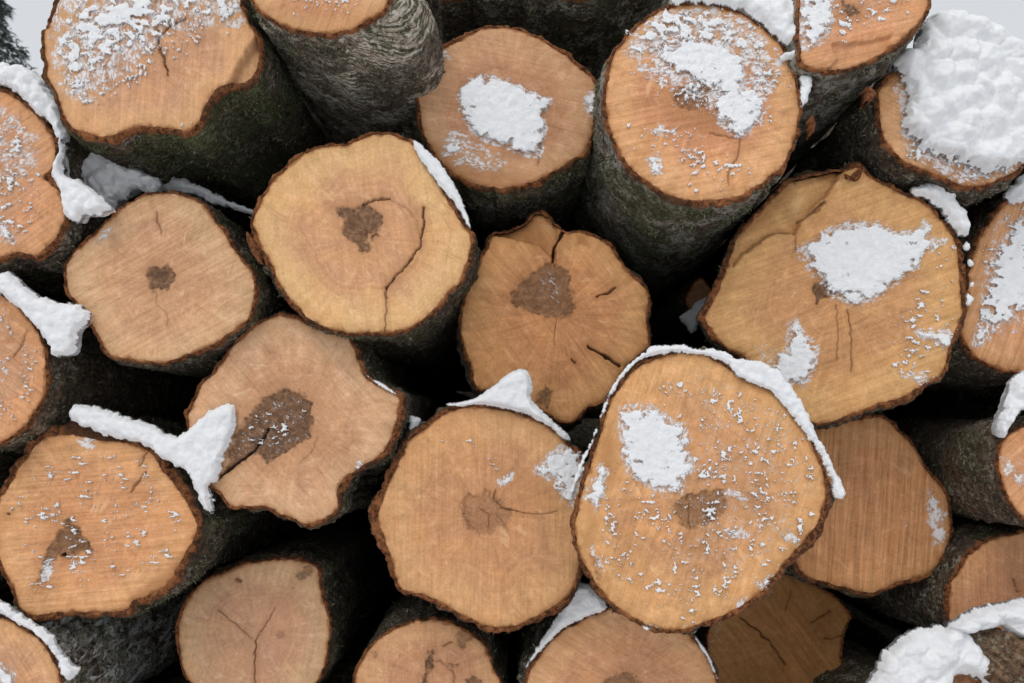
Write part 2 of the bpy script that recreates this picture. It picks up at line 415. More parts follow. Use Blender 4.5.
    for p_ in speck: speckles(rec, **p_)
    for sp_ in snow: face_snow(rec, **sp_)
    return rec

def solid_grid(mask, Vf, Vb):
    """closed skin between a front and a back sheet over the cells of a grid that hold snow"""
    ny, nx = mask.shape
    cell = mask[:-1, :-1] & mask[1:, :-1] & mask[:-1, 1:] & mask[1:, 1:]
    if not cell.any(): return None
    r, c = np.nonzero(cell); a = r * nx + c
    q = np.stack([a, a + nx, a + nx + 1, a + 1], 1)
    e = np.vstack([q[:, [0, 1]], q[:, [1, 2]], q[:, [2, 3]], q[:, [3, 0]]])
    key = e.min(1) * (nx * ny) + e.max(1)
    _, inv, cnt = np.unique(key, return_inverse=True, return_counts=True)
    be = e[cnt[inv] == 1]
    tot = nx * ny
    used = np.unique(q); idx = np.full(tot, -1); idx[used] = np.arange(len(used)); U = len(used)
    qf = idx[q]; qb = idx[q][:, ::-1] + U
    bw = np.stack([idx[be[:, 1]], idx[be[:, 0]], idx[be[:, 0]] + U, idx[be[:, 1]] + U], 1)
    V = np.vstack([Vf.reshape(-1, 3)[used], Vb.reshape(-1, 3)[used]])
    return V, np.vstack([qf, qb, bw]), used

def grid_of(poly, step, pad=4):
    p = np.array(poly, float); x0, y0 = p.min(0) - pad; x1, y1 = p.max(0) + pad
    X, Y = np.meshgrid(np.arange(x0, x1, step), np.arange(y0, y1, step))
    return X, Y, np.stack([X.ravel(), Y.ravel()], 1)

def face_snow(rec, poly, label=None, th=4.0, w=7.0, rough=3.0, clump=.35, cs=9.0, gap=0.0, halo=.75, hw=5.0, group='snow patches on the sawn ends', rim=None):
    """a patch of snow stuck to a sawn end: ragged edge, lumpy top, real thickness"""
    clump *= .45; th *= .75
    sd = rec['seed'] + int(np.array(poly).sum()) % 77; n, P0, M = rec['n'], rec['P0'], rec['M']
    X, Y, P = grid_of(poly, .75, 14)
    d = sdf(P, poly)
    nx_, ny_ = P[:, 0], P[:, 1]
    d = d + rough * (fbm(nx_ / 11, ny_ / 9, sd, 4, sd) * 1.3 + .5 * perlin(nx_ / 2.2, ny_ / 2.2, sd, sd + 3))
    if gap > 0:   # bare wood showing through
        d = np.minimum(d, (fbm(nx_ / 10, ny_ / 8, sd + 4, 4, sd + 9) + .55 - gap) * 14 + .5 * d * (1 - gap))
    # crumbs and powder round the patch
    fine = perlin(nx_ / 2.4, ny_ / 2.0, sd, sd + 13) + .5 * perlin(nx_ / 5.5, ny_ / 5, sd, sd + 14)
    d = np.maximum(d, (fine - .30 - np.maximum(-d, 0) / (2.2 * hw)) * 3.0)
    prof = np.sqrt(np.clip(1 - (1 - np.clip(d / w, 0, 1)) ** 2, 0, 1))
    b = 1 - np.clip(worley(nx_ / cs + .6 * fbm(nx_ / 6, ny_ / 6, 1, 3, sd), ny_ / cs + .6 * fbm(nx_ / 6, ny_ / 6, 7, 3, sd), sd), 0, 1)
    h = th * prof * (1 - clump + clump * 1.7 * b + .18 * fbm(nx_ / 7, ny_ / 7, sd, 3, sd + 6)) + .2 * perlin(nx_ / 2, ny_ / 2, 0, sd) * prof
    base = on_plane(nx_, ny_, P0, n)
    r = solid_grid((d > 0).reshape(X.shape), base + (np.maximum(h, .12) * M)[:, None] * n, base - n * .004)
    if r is None: return
    cov = sm(-.6, 9.0, d) ** .8 * np.clip(.84 + .8 * fbm(nx_ / 12, ny_ / 8, sd, 4, sd + 31) + .3 * sm(5, 18, d), .3, 1.3); cov = np.concatenate([cov[r[2]]] * 2)
    root3 = on_plane(np.array([poly[0][0]]), np.array([poly[0][1]]), P0, n)[0]
    o = link('snow_patch', mesh('snow_patch', r[0] - root3, r[1], None, dict(cov=cov), True, SNOW), None, root3)
    tag(o, label, 'snow', group)

def speckles(rec, poly, dens=.3, size=3.0, th=2.2, aniso=1.0, seed=0, big=0.0):
    sd = rec['seed'] + 60 + seed; n, P0, M = rec['n'], rec['P0'], rec['M']
    X, Y, P = grid_of(poly, .7, 0)
    ok = (sdf(P, poly) > 0) & (sdf(P, rec['O']) > -1.0)
    soft = sm(0, 14, sdf(P, poly))
    x, y = P[:, 0], P[:, 1]
    f = perlin(x / (size * aniso), y / size, sd, sd) * .75 + .45 * perlin(x / (size * .45), y / (size * .45), sd, sd + 1) + .5 * fbm(x / 22, y / 22, sd, 2, sd + 2)
    f = f + big * np.maximum(perlin(x / 9, y / 7, sd, sd + 4), 0)
    f = f - (1 - soft) * .3
    v = f - np.quantile(f[ok], 1 - dens * .34)
    h = np.minimum(np.maximum(v, 0) * 6, 1.0) ** .6 * th * (.6 + .8 * np.clip(f, 0, 1))
    base = on_plane(x, y, P0, n)
    r = solid_grid((ok & (v > 0)).reshape(X.shape), base + (np.maximum(h, .15) * M)[:, None] * n, base - n * .003)
    if r is None: return
    cov = sm(0, .30, v) * .9 + .12; cov = np.concatenate([cov[r[2]]] * 2)
    o = link('snow_dusting', mesh('snow_dusting', r[0] - P0, r[1], None, dict(cov=cov), True, SNOW), rec['root'])
    o['kind'] = 'stuff'

def snow_cap(key, poly, label, th=7.0, back=.25, w=8.0, rough=1.6, clump=.25, cs=12.0, fwd=.004, D=None, name='snow_drift', group='snow caps on the log rims', droop=0.0):
    """a bank of snow lying on a log: its front bulges over the rim, its body runs back along the log"""
    rec = LOGS[key]; n, ax, M = rec['n'], rec['ax'], rec['M']; P0 = rec['P0'] + n * fwd
    if D: P0 = at(*np.array(poly, float).mean(0), D)
    sd = rec['seed'] + int(np.array(poly).sum()) % 91
    pl = spline(poly, max(50, int(perim(poly) / 4)))
    X, Y, P = grid_of(pl, .8)
    x, y = P[:, 0], P[:, 1]
    d = sdf(P, pl) + .9 + 1.25 * rough * (fbm(x / 9, y / 9, sd, 4, sd) + 0) + min(rough, 1.8) * .35 * perlin(x / 2.4, y / 2.4, sd, sd + 3) + .7 * perlin(x / 3.2, y / 3.2, sd, sd + 8)
    dsm = sdf(P, pl) + 1.2 + 2.2 * perlin(x / 17, y / 17, sd, sd + 2)
    prof = np.sqrt(np.clip(1 - (1 - np.clip(dsm / w, 0, 1)) ** 2, 0, 1)) * (.2 + .8 * sm(0, 6.0, d))
    b = 1 - np.clip(worley(x / cs + .28 * perlin(x / 15, y / 15, 1, sd), y / cs + .28 * perlin(x / 15, y / 15, 9, sd), sd), 0, 1)
    h = th * prof * (1 - clump + clump * 1.5 * b) + prof * (min(th, 13) * .17 * fbm(x / 12, y / 12, sd, 4, sd + 6) + .18 * perlin(x / 2.6, y / 2.6, 0, sd))
    base = on_plane(x, y, P0, n)
    bp = prof * (.007 + back * .07) * (1 + .3 * fbm(x / 16, y / 16, 3, 2, sd))
    Vb = base - n * .001 + ax * bp[:, None]
    r = solid_grid((d > 0).reshape(X.shape), base + (np.maximum(h, .1) * M)[:, None] * n, Vb)
    if r is None: return
    cov = .12 + 1.0 * sm(0, 4.5, d); cov = np.concatenate([cov[r[2]]] * 2)
    root3 = on_plane(np.array([pl[0][0]]), np.array([pl[0][1]]), P0, n)[0]
    o = link(name, mesh(name, r[0] - root3, r[1], None, dict(cov=cov), True, SNOW), None, root3)
    tag(o, label, 'snow', group)

# ================================================================== THE PILE (outlines traced on the sawn ends)
YEL = (.60, .345, .16); ORA = (.585, .305, .14); TAN = (.56, .32, .16); BRN = (.52, .275, .125)

make_log('A', [(55,7),(50,23),(43,37),(47,77),(55,93),(63,113),(72,128),(87,133),(103,137),(123,131),(143,126),(167,128),(187,131),(197,123),(203,110),(213,93),(227,84),(247,82),(257,68),(258,43),(250,25),(242,8),(237,-12),(215,-32),(180,-45),(130,-48),(85,-35),(65,-12)],
    1.47, 'large upper left log with a notched lower right edge and snowy upper half', 5, bumps=((225,90,5,30),(115,137,3,40)), c1=YEL, c2=TAN, moss=.75, pale=.25, tuft=3500, tilt=(.03, .06), saw_ang=1.5, saw=.08, ray=.10,
    cracks=(([(157,30),(160,50),(165,62),(168,75)],2.0),([(158,38),(172,24),(185,18)],2.2)),
    steps=(([(258,36),(266,68),(250,90),(228,86),(241,60)],-10,3.0),),
    frost=(([(40,-40),(240,-40),(243,27),(170,40),(133,75),(90,110),(60,100),(45,60)],.75,14),([(60,90),(100,75),(110,95),(80,120)],.45,10)),
    snow=(dict(poly=[(83,-20),(240,-20),(243,26),(230,27),(207,13),(182,12),(170,26),(157,42),(163,50),(133,53),(117,60),(103,70),(87,77),(60,77),(52,50),(67,22)], label='patchy snow sheet over the upper half of the large notched log', th=3.2, rough=6, gap=.56, clump=.4, cs=8),),
    speck=(dict(poly=[(48,30),(240,-5),(240,35),(180,60),(140,90),(90,115),(60,100)], dens=.55, size=4, th=2.6),dict(poly=[(170,130),(200,130),(200,118),(175,122)],dens=.3,size=4,seed=3)))
make_log('B', [(253,0),(260,10),(277,22),(297,30),(320,33),(343,32),(363,23),(380,12),(388,0),(390,-15),(380,-40),(350,-62),(310,-68),(275,-58),(253,-35),(249,-15)],
    1.44, 'log at the top edge with pale peeling fibrous bark and green moss', 3.2, c1=YEL, c2=ORA, moss=.6, pale=.4, fibrous=1.0, tuft=2500, tint=(.08,.065,.05), tilt=(0,.1), axis=(.02,-.05), flare=((392,8,.075,55,.14),),
    stain=(([(255,5),(385,5),(385,40),(255,40)],.35,6),), speck=(dict(poly=[(262,-20),(375,-20),(370,16),(285,18)], dens=.45, size=4),))
make_log('C', [(418,90),(422,72),(433,57),(453,42),(480,29),(507,28),(533,35),(560,50),(580,66),(594,83),(596,103),(593,130),(585,150),(570,162),(553,172),(533,182),(507,188),(480,185),(457,175),(440,160),(427,140),(421,123)],
    1.62, 'shaded brown log with one squarish white snow patch in the middle of its cut end', 4.5, c1=(.50,.29,.145), c2=(.46,.25,.12), moss=.55, pale=.45, tuft=2500, saw_ang=2.9, saw=.07, tilt=(0,.06), axis=(0,-.02),
    stain=(([(425,140),(470,160),(530,175),(520,195),(450,180)],.6,10),([(545,60),(560,110),(545,165),(535,110)],.25,12)),
    cracks=(([(541,135),(539,165)],1.0,.6),),
    frost=(([(440,150),(455,125),(510,160),(500,175),(455,170)],.7,5),),
    snow=(dict(poly=[(458,88),(480,75),(503,79),(520,86),(553,100),(544,117),(547,130),(540,156),(527,157),(500,146),(480,141),(467,127),(459,110)], label='squarish white snow patch in the middle of the shaded brown log end', th=5, w=9, rough=2.2, clump=.15),
          dict(poly=[(441,153),(453,128),(466,140),(462,152),(450,158)], label='small powdery snow patch left below the squarish snow patch', th=2, rough=4, w=5, gap=.35),
          dict(poly=[(582,98),(596,89),(598,112),(588,118)], label='small snow patch on the right rim of the shaded brown log', th=2, rough=3, w=4),
          dict(poly=[(434,62),(446,50),(450,58),(440,68)], label='small snow dab on the upper left rim of the shaded brown log', th=1.6, rough=4, w=4, gap=.3)))
make_log('D', ell(570,-92,108,88), 1.66, 'dark barked log at the top edge, only its mossy underside in view', 4, moss=.45, pale=.55, tuft=2500, fibrous=.35)
make_log('DD', ell(462,-78,62,72), 1.74, 'dark log at the top edge in the gap left of the mossy underside', 4, moss=.4, pale=.3)
make_log('E', [(608,77),(613,55),(627,37),(647,18),(667,7),(693,3),(713,4),(740,13),(763,28),(782,47),(792,67),(797,90),(800,113),(795,140),(785,163),(770,177),(747,193),(727,199),(700,201),(673,197),(650,183),(630,167),(617,147),(608,123),(605,100)],
    1.48, 'round log right of centre at the top, lichen crusted bark under its snowy end', 4.6, bumps=((700,203,1.5,40),), c1=(.60,.33,.145), c2=(.55,.27,.12), moss=.55, pale=.85, tuft=5200, tint=(.075,.06,.045), tilt=(-.02,.12), axis=(0,-.05), saw_ang=.2,
    heart=(([(672,92),(690,84),(712,88),(708,104),(690,110),(676,103)],.55),),
    cracks=(([(710,133),(725,136),(740,139),(738,155),(730,170),(728,185)],1.6,.6),),
    stain=(([(660,80),(720,80),(745,140),(690,130),(665,110)],.4,10),),
    frost=(([(615,50),(670,5),(750,15),(790,60),(765,130),(700,110),(640,80)],.8,14),([(640,120),(690,130),(700,195),(645,180)],.4,10)),
    snow=(dict(poly=[(652,50),(690,40),(725,42),(750,66),(742,84),(760,96),(768,110),(757,126),(740,139),(728,133),(714,118),(704,107),(720,94),(695,85),(672,72)], label='lumpy snow patch right of the middle on the round lichen barked log', th=5.5, w=9, rough=4.5, clump=.5, cs=8),
          dict(poly=[(625,38),(662,11),(713,8),(745,20),(770,42),(756,60),(735,50),(700,42),(660,48),(640,62)], label='broken powder snow along the top of the round lichen barked log end', th=3.2, rough=6, gap=.5, clump=.45),
          dict(poly=[(646,130),(660,127),(677,130),(675,135),(655,136)], label='small snow streak left of the middle on the round lichen barked log', th=2.4, rough=2.5, w=4),
          dict(poly=[(680,148),(697,149),(695,154),(684,153)], label='tiny snow streak low on the round lichen barked log', th=2.2, rough=2, w=3),
          dict(poly=[(647,158),(655,150),(664,170),(660,176),(650,172)], label='small powder patch low left on the round lichen barked log', th=2.4, rough=4, w=5, gap=.3)),
    speck=(dict(poly=[(612,60),(670,5),(760,25),(795,90),(770,140),(700,120),(650,100)], dens=.55, size=4, th=2.6),dict(poly=[(620,120),(700,120),(760,170),(720,200),(640,180)], dens=.32, size=4.2, seed=5, aniso=1.6)))
make_log('F', [(800,50),(805,64),(827,70),(850,68),(871,60),(891,48),(907,35),(922,20),(930,0),(930,-20),(915,-45),(885,-60),(850,-62),(820,-50),(803,-25),(799,10),(799,35)],
    1.48, 'log cut by the top edge with grey lichened bark under its orange end', 3.4, bumps=((905,42,3,18),), c1=ORA, c2=ORA, moss=.3, pale=.95, tuft=1800, tint=(.07,.058,.045), tilt=(0,.08), axis=(0,-.04), saw_ang=.25,
    heart=(([(843,3),(855,6),(858,15),(848,17)],.9),), steps=(([(832,44),(870,42),(892,34),(886,50),(871,62),(850,70),(827,72),(838,58)],-3.5,1.2),),
    frost=(([(800,-30),(900,-30),(900,25),(830,30),(800,60)],.45,14),),
    snow=(dict(poly=[(798,-14),(834,-8),(834,18),(828,36),(818,46),(808,52),(800,44)], label='powdery snow on the left edge of the orange topmost log end', th=4, rough=4, gap=.2, clump=.4),),
    speck=(dict(poly=[(805,-30),(920,-30),(915,20),(850,45),(812,60)], dens=.38, size=4.5, aniso=1.5),))
make_log('G', [(879,100),(881,127),(887,143),(900,157),(917,167),(937,175),(964,185),(984,185),(1004,178),(1022,166),(1040,145),(1048,115),(1040,80),(1015,55),(985,45),(950,48),(914,66),(893,76),(881,88)],
    1.54, 'log in the upper right corner with its cut end almost buried under clumpy snow', 4, c1=YEL, c2=ORA, moss=.25, pale=.3, tuft=600, axis=(.02,-.03),
    frost=(([(890,80),(1040,60),(1040,170),(960,190),(900,150)],.8,10),),
    stain=(([(880,75),(915,66),(905,80),(890,90)],.9,4),([(920,165),(1000,170),(980,190),(930,180)],.7,5)),
    speck=(dict(poly=[(888,110),(1030,110),(1010,175),(960,184),(900,155)], dens=.75, size=5, th=3.5),))
make_log('H', [(0,90),(20,100),(37,115),(50,133),(55,150),(53,168),(45,177),(57,190),(65,208),(62,226),(55,238),(37,255),(20,253),(0,258),(-30,262),(-70,245),(-95,205),(-90,150),(-60,105),(-25,88)],
    1.49, 'frosted left edge log with a bite in its right rim and thick snow cap', 6, c1=ORA, c2=TAN, moss=.5, pale=.3, tuft=1500, saw_ang=.6, saw=.14,
    cracks=(([(0,222),(8,235),(14,245)],1,.5),), bumps=((45,180,3,12),),
    frost=(([(-40,90),(10,100),(45,135),(40,170),(20,185),(-40,190)],.68,12),([(-20,215),(8,222),(12,246),(-10,250)],.6,6)),
    speck=(dict(poly=[(-30,95),(20,105),(48,140),(50,200),(20,245),(-30,250)], dens=.42, size=4, aniso=1.8),),
    snow=(dict(poly=[(0,222),(7,226),(15,240),(10,244),(0,234)], label='small snow streak on the frosted log at the left edge', th=2.2, rough=2, w=4),))
make_log('I', [(65,267),(72,255),(90,238),(117,212),(137,198),(160,193),(180,194),(200,203),(213,217),(227,237),(240,257),(252,273),(255,287),(253,303),(247,320),(230,333),(207,347),(180,358),(157,363),(133,360),(112,357),(103,347),(93,327),(80,308),(68,293),(65,280)],
    1.50, 'pale log on the left with a small dark trefoil heart in its clean cut end', 3.6, c1=(.575,.36,.185), c2=(.57,.335,.165), moss=.5, pale=.2, tuft=900, saw_ang=.5, saw=.10,
    heart=(([(147,270),(153,266),(159,270),(166,266),(174,272),(174,281),(163,291),(158,286),(151,293),(149,282)],1.0),),
    cracks=(([(156,212),(158,222),(161,233)],1.2,.7),([(156,293),(157,305),(168,315),(168,325)],1,.35)),
    frost=(([(92,242),(108,225),(116,228),(100,246)],.75,4),))
make_log('J', [(252,220),(263,197),(277,177),(300,157),(320,147),(347,143),(373,134),(383,133),(407,140),(423,157),(440,187),(453,207),(464,226),(470,235),(471,250),(466,265),(460,283),(447,293),(437,307),(420,322),(403,330),(383,333),(353,333),(333,330),(313,322),(297,307),(280,287),(272,267),(263,250),(255,233)],
    1.49, 'yellow log left of centre with a butterfly shaped heart and a curved dark crack', 4.2, bumps=((258,245,4,16),(285,165,2,25)), c1=(.65,.405,.175), c2=(.60,.335,.16), moss=.4, pale=.25, tuft=900, saw_ang=1.7, saw=.05, ring=.16, ray=.12, axis=(-.01,-.01), blotch=.22,
    heart=(([(335,208),(347,207),(355,211),(363,203),(372,208),(382,217),(380,227),(373,233),(365,231),(370,250),(362,253),(355,243),(343,233),(346,222)],.95),([(371,234),(377,235),(376,239),(371,238)],1.0)),
    cracks=(([(423,208),(424,225),(420,245),(412,258),(400,272),(386,288)],2.2),([(386,288),(386,310),(385,333)],1.3,.8),([(363,205),(373,200),(390,199)],2.2,.8),([(390,199),(407,208),(417,222),(420,240)],1,.35),([(423,208),(440,212),(452,230),(445,262)],1,.2)),
    stain=(([(412,205),(430,215),(425,258),(392,292),(384,284),(410,255)],.45,7),([(300,215),(300,260),(330,285),(360,290),(330,280),(305,250)],.25,12)))
make_log('K', [(462,310),(467,290),(477,270),(487,247),(494,234),(513,230),(530,220),(540,213),(553,222),(563,232),(583,232),(597,237),(610,247),(620,260),(633,277),(647,290),(650,300),(647,313),(648,330),(648,345),(637,357),(623,370),(613,390),(600,403),(587,408),(570,423),(550,415),(530,405),(510,398),(490,390),(475,385),(472,368),(465,350),(461,330)],
    1.62, 'recessed shaded middle log with a torn top edge and brown fan shaped heart', 4, c1=(.56,.295,.115), c2=(.52,.255,.10), moss=.3, pale=.2, saw_ang=2.2, saw=.08, ray=.22, axis=(.01,-.02),
    heart=(([(510,300),(520,283),(537,270),(552,263),(568,272),(572,297),(575,307),(568,317),(553,317),(537,313),(517,305)],.8),([(536,400),(545,387),(552,393),(548,408)],.9)),
    cracks=(([(553,262),(555,247),(563,232)],4),([(588,347),(603,355),(620,366)],3.2),([(598,296),(607,293),(615,288)],2),([(571,360),(575,363)],2),([(556,318),(554,345)],1,.4)),
    stain=(([(494,234),(530,218),(545,225),(555,262),(520,240)],.7,5),([(575,232),(590,236),(588,248),(575,245)],.7,4)),
    steps=(([(490,234),(530,214),(542,208),(557,225),(556,262),(540,245),(515,238)],-7,1.5),),
    frost=(([(537,275),(553,265),(562,290),(560,305),(540,300)],.55,5),))
make_log('M', [(706,313),(717,293),(727,267),(737,237),(754,220),(774,197),(794,180),(827,172),(846,170),(860,167),(871,177),(897,190),(924,203),(935,213),(944,223),(957,243),(961,270),(962,303),(961,320),(951,343),(944,370),(927,383),(901,398),(877,405),(851,415),(831,423),(815,423),(795,415),(775,400),(755,370),(744,355),(727,347),(714,333),(706,320)],
    1.55, 'big golden log on the right, torn ridge upper left, snow in the middle', 5, bumps=((962,290,2.5,50),(900,400,2.5,30),(722,285,2,25)), c1=(.57,.325,.125), c2=(.55,.30,.12), moss=.3, pale=.25, tuft=500, saw_ang=.35, saw=.10, ring=.13, axis=(.27,.06),
    heart=(([(814,287),(824,282),(836,292),(827,297),(817,302)],1.0),),
    cracks=(([(836,305),(838,330),(837,360)],1.2,.5),([(848,310),(851,340),(852,372)],1.4,.6),([(800,221),(812,213),(824,202)],4.5,.6),([(797,250),(796,233),(785,231),(771,234),(747,252)],1.6,.5)),
    steps=(([(730,240),(754,216),(774,192),(794,175),(827,167),(846,166),(826,195),(801,221),(797,233),(771,233),(747,250),(733,266)],-8,1.4),),
    stain=(([(740,235),(790,185),(800,190),(765,225)],.6,6),([(820,175),(845,168),(840,182)],.8,3),([(708,312),(730,270),(738,275),(720,315)],.35,6)),
    frost=(([(900,220),(945,240),(957,330),(930,380),(880,395),(880,320),(920,280)],.42,16),([(745,345),(790,335),(810,360),(800,395),(770,385)],.6,8)),
    snow=(dict(poly=[(799,250),(817,237),(831,227),(851,222),(884,225),(901,233),(931,223),(927,237),(947,240),(924,253),(917,267),(897,283),(874,300),(851,305),(834,298),(817,277),(805,263)], label='wide white snow patch in the middle of the big golden log end', th=5, w=16, rough=5.0, hw=9, clump=.3),
          dict(poly=[(797,320),(804,333),(818,350),(814,370),(804,387),(784,383),(767,366),(770,358),(784,350),(790,337),(791,323)], label='powdery snow heaped low on the big golden log behind the front rim', th=4, w=12, rough=4.5, hw=9, clump=.3),
          dict(poly=[(914,333),(930,328),(950,331),(955,342),(945,350),(935,343),(922,340)], label='small snow lump near the right rim of the big golden log', th=4, w=5, rough=2, clump=.4),
          dict(poly=[(903,375),(918,373),(934,380),(927,386),(910,380)], label='snow streak at the lower right of the big golden log', th=3, w=4, rough=2)),
    speck=(dict(poly=[(895,225),(955,245),(957,340),(930,385),(880,398),(880,330),(910,290)], dens=.42, size=4.2, aniso=2.0, big=.3),))
make_log('N', [(1030,190),(1010,200),(997,213),(985,230),(974,255),(968,285),(967,310),(962,333),(977,357),(997,367),(1017,372),(1045,372),(1080,350),(1100,310),(1098,260),(1075,215),(1050,195)],
    1.60, 'reddish log on the right edge behind the big golden one, snow streaked down its end', 3.5, c1=(.56,.30,.135), c2=ORA, moss=.3, pale=.2, tuft=400, saw_ang=1.2, saw=.16,
    frost=(([(990,215),(1040,200),(1040,330),(985,345),(972,300)],.6,10),),
    snow=(dict(poly=[(1040,205),(1010,225),(996,252),(985,272),(981,303),(971,350),(985,344),(1000,325),(1020,314),(1045,305)], label='streaky snow sheet down the reddish log end at the right edge', th=3, rough=6, gap=.25, clump=.35),),
    speck=(dict(poly=[(975,250),(1010,200),(1030,200),(1030,320),(970,345)], dens=.45, size=4, aniso=1.5),))
make_log('O', [(0,295),(13,302),(27,317),(37,333),(45,353),(46,377),(45,390),(35,412),(20,430),(0,443),(-30,448),(-65,430),(-85,390),(-80,340),(-55,305),(-25,293)],
    1.47, 'half seen log on the left edge with a snow cap, below the frosted bitten log', 3.2, c1=ORA, c2=TAN, moss=.3, pale=.25, tuft=1200, tint=(.085,.06,.042), saw_ang=2.5,
    cracks=(([(27,330),(22,345),(13,358)],1.6,.5),), frost=(([(0,355),(8,360),(8,380),(0,385)],.7,4),([(0,300),(15,305),(10,315),(0,315)],.6,4)), speck=(dict(poly=[(-10,300),(40,340),(44,390),(20,430),(-10,440)], dens=.28, size=3.5),))
make_log('P', [(187,418),(192,405),(203,382),(217,370),(233,347),(253,327),(273,317),(293,317),(317,327),(340,333),(350,340),(358,357),(363,373),(373,383),(387,390),(400,398),(398,413),(393,433),(383,453),(370,462),(353,472),(343,480),(337,493),(338,507),(330,517),(317,523),(303,524),(287,517),(267,508),(245,507),(230,505),(220,495),(213,488),(200,470),(190,445)],
    1.50, 'log left of the middle with a big rotten brown heart and long crack', 4.2, bumps=((395,425,4,30),(345,487,4,14)), c1=(.585,.36,.19), c2=(.56,.32,.155), moss=.35, pale=.3, tuft=900, saw_ang=2.3, saw=.07, ring=.13,
    heart=(([(230,455),(236,435),(247,420),(263,400),(275,393),(290,390),(303,394),(311,403),(312,423),(308,436),(300,443),(283,453),(267,463),(262,452),(250,456),(240,465),(225,472)],.95),),
    cracks=(([(267,430),(262,440),(253,452),(233,467),(218,478)],3.4),([(300,463),(312,452),(318,435)],1,.4)),
    stain=(([(300,370),(320,400),(330,440),(300,460),(315,420)],.3,10),),
    frost=(([(225,460),(262,402),(290,392),(311,405),(308,440),(270,460)],.50,5),),
    snow=(dict(poly=[(353,466),(360,461),(364,467),(358,471)], label='tiny snow crumb near the lower right rim of the rotten hearted log', th=3, w=3, rough=1.5),),
    speck=(dict(poly=[(232,455),(247,422),(263,402),(290,392),(311,405),(310,436),(283,450),(262,450)], dens=.34, size=3.2, aniso=1.8),))
make_log('Q', [(-2,500),(5,490),(13,477),(23,460),(37,443),(53,435),(77,435),(100,440),(127,443),(150,452),(163,470),(177,487),(190,507),(197,527),(193,543),(190,548),(177,568),(167,585),(147,595),(133,602),(123,611),(100,613),(60,613),(37,616),(20,608),(14,590),(3,572),(-2,555),(-4,525)],
    1.48, 'orange lower left log with thick reddish bark and snow over its upper rim', 6.5, bumps=((180,480,4,30),(160,590,3,40),(25,455,3,20),(88,435,11,34),(130,440,5,25)), c1=(.62,.335,.145), c2=(.60,.31,.13), moss=.5, pale=.3, tuft=2200, saw_ang=.08, saw=.13,
    heart=(([(65,523),(70,521),(76,527),(83,535),(93,552),(82,552),(67,558),(58,553),(50,570),(45,582),(38,582),(46,556),(55,538)],.85),),
    cracks=(([(147,452),(140,467)],1.6,.7),([(145,472),(138,482),(130,492)],1.6,.7),([(62,556),(64,554)],4),([(8,514),(10,514)],3)),
    stain=(([(125,600),(190,550),(180,580),(140,605)],.6,5),([(95,460),(85,480),(75,490)],.4,4)),
    frost=(([(20,450),(170,480),(190,540),(120,590),(20,570)],.36,25),([(76,440),(98,430),(95,450),(80,450)],.8,4),([(40,560),(53,560),(48,582),(40,584)],.9,2)),
    snow=(dict(poly=[(42,577),(47,561),(53,560),(50,573),(45,582)], label='narrow snow sliver in the dark heart of the orange lower left log', th=2.0, w=3, rough=1.5),),
    speck=(dict(poly=[(5,490),(60,440),(150,455),(190,510),(180,560),(120,600),(20,600)], dens=.34, size=3.0, aniso=2.6),))
make_log('R', [(377,517),(383,497),(393,473),(403,453),(410,440),(427,427),(443,413),(467,407),(493,408),(517,413),(540,423),(557,433),(570,447),(582,465),(590,490),(592,515),(588,545),(578,570),(573,588),(557,605),(527,622),(507,628),(487,627),(467,618),(440,603),(420,595),(400,588),(392,562),(383,538)],
    1.50, 'wide tan bottom centre log with faint clover heart, snow on its right side', 5.2, bumps=((376,530,5,40),(400,455,3,30),(550,608,3,30)), c1=(.565,.315,.135), c2=(.55,.295,.13), moss=.25, pale=.25, tuft=500, saw_ang=1.55, saw=.08, ring=.12, tilt=(-.03,-.02),
    heart=(([(463,500),(468,494),(480,497),(487,491),(497,499),(503,504),(511,510),(511,523),(500,526),(490,534),(473,532),(463,520)],.38),),
    cracks=(([(495,490),(494,500),(502,508),(517,512)],1.4,.6),([(517,512),(537,515),(557,512)],1.2,.5),([(497,515),(508,530)],1,.4),([(464,497),(460,505),(466,520),(475,530)],1.2,.4),([(480,510),(490,515),(487,528)],1.2,.5)),
    frost=(([(430,430),(500,440),(490,480),(425,470)],.28,12),),
    stain=(([(490,460),(540,470),(560,510),(500,505)],.2,6),([(530,620),(575,585),(580,595),(550,615)],.5,4)),
    snow=(dict(poly=[(533,470),(547,453),(562,445),(580,450),(590,470),(577,492),(573,507),(563,499),(553,483)], label='powdery snow on the right side of the wide tan log, beside the front log', th=3.6, w=8, rough=4.5, gap=.15, clump=.35),
          dict(poly=[(497,480),(513,473),(512,482),(500,487)], label='faint snow smear above the heart of the wide tan log', th=1.2, w=4, rough=3)),
    speck=(dict(poly=[(430,425),(500,435),(500,470),(425,465)], dens=.22, size=2.6, aniso=3),))
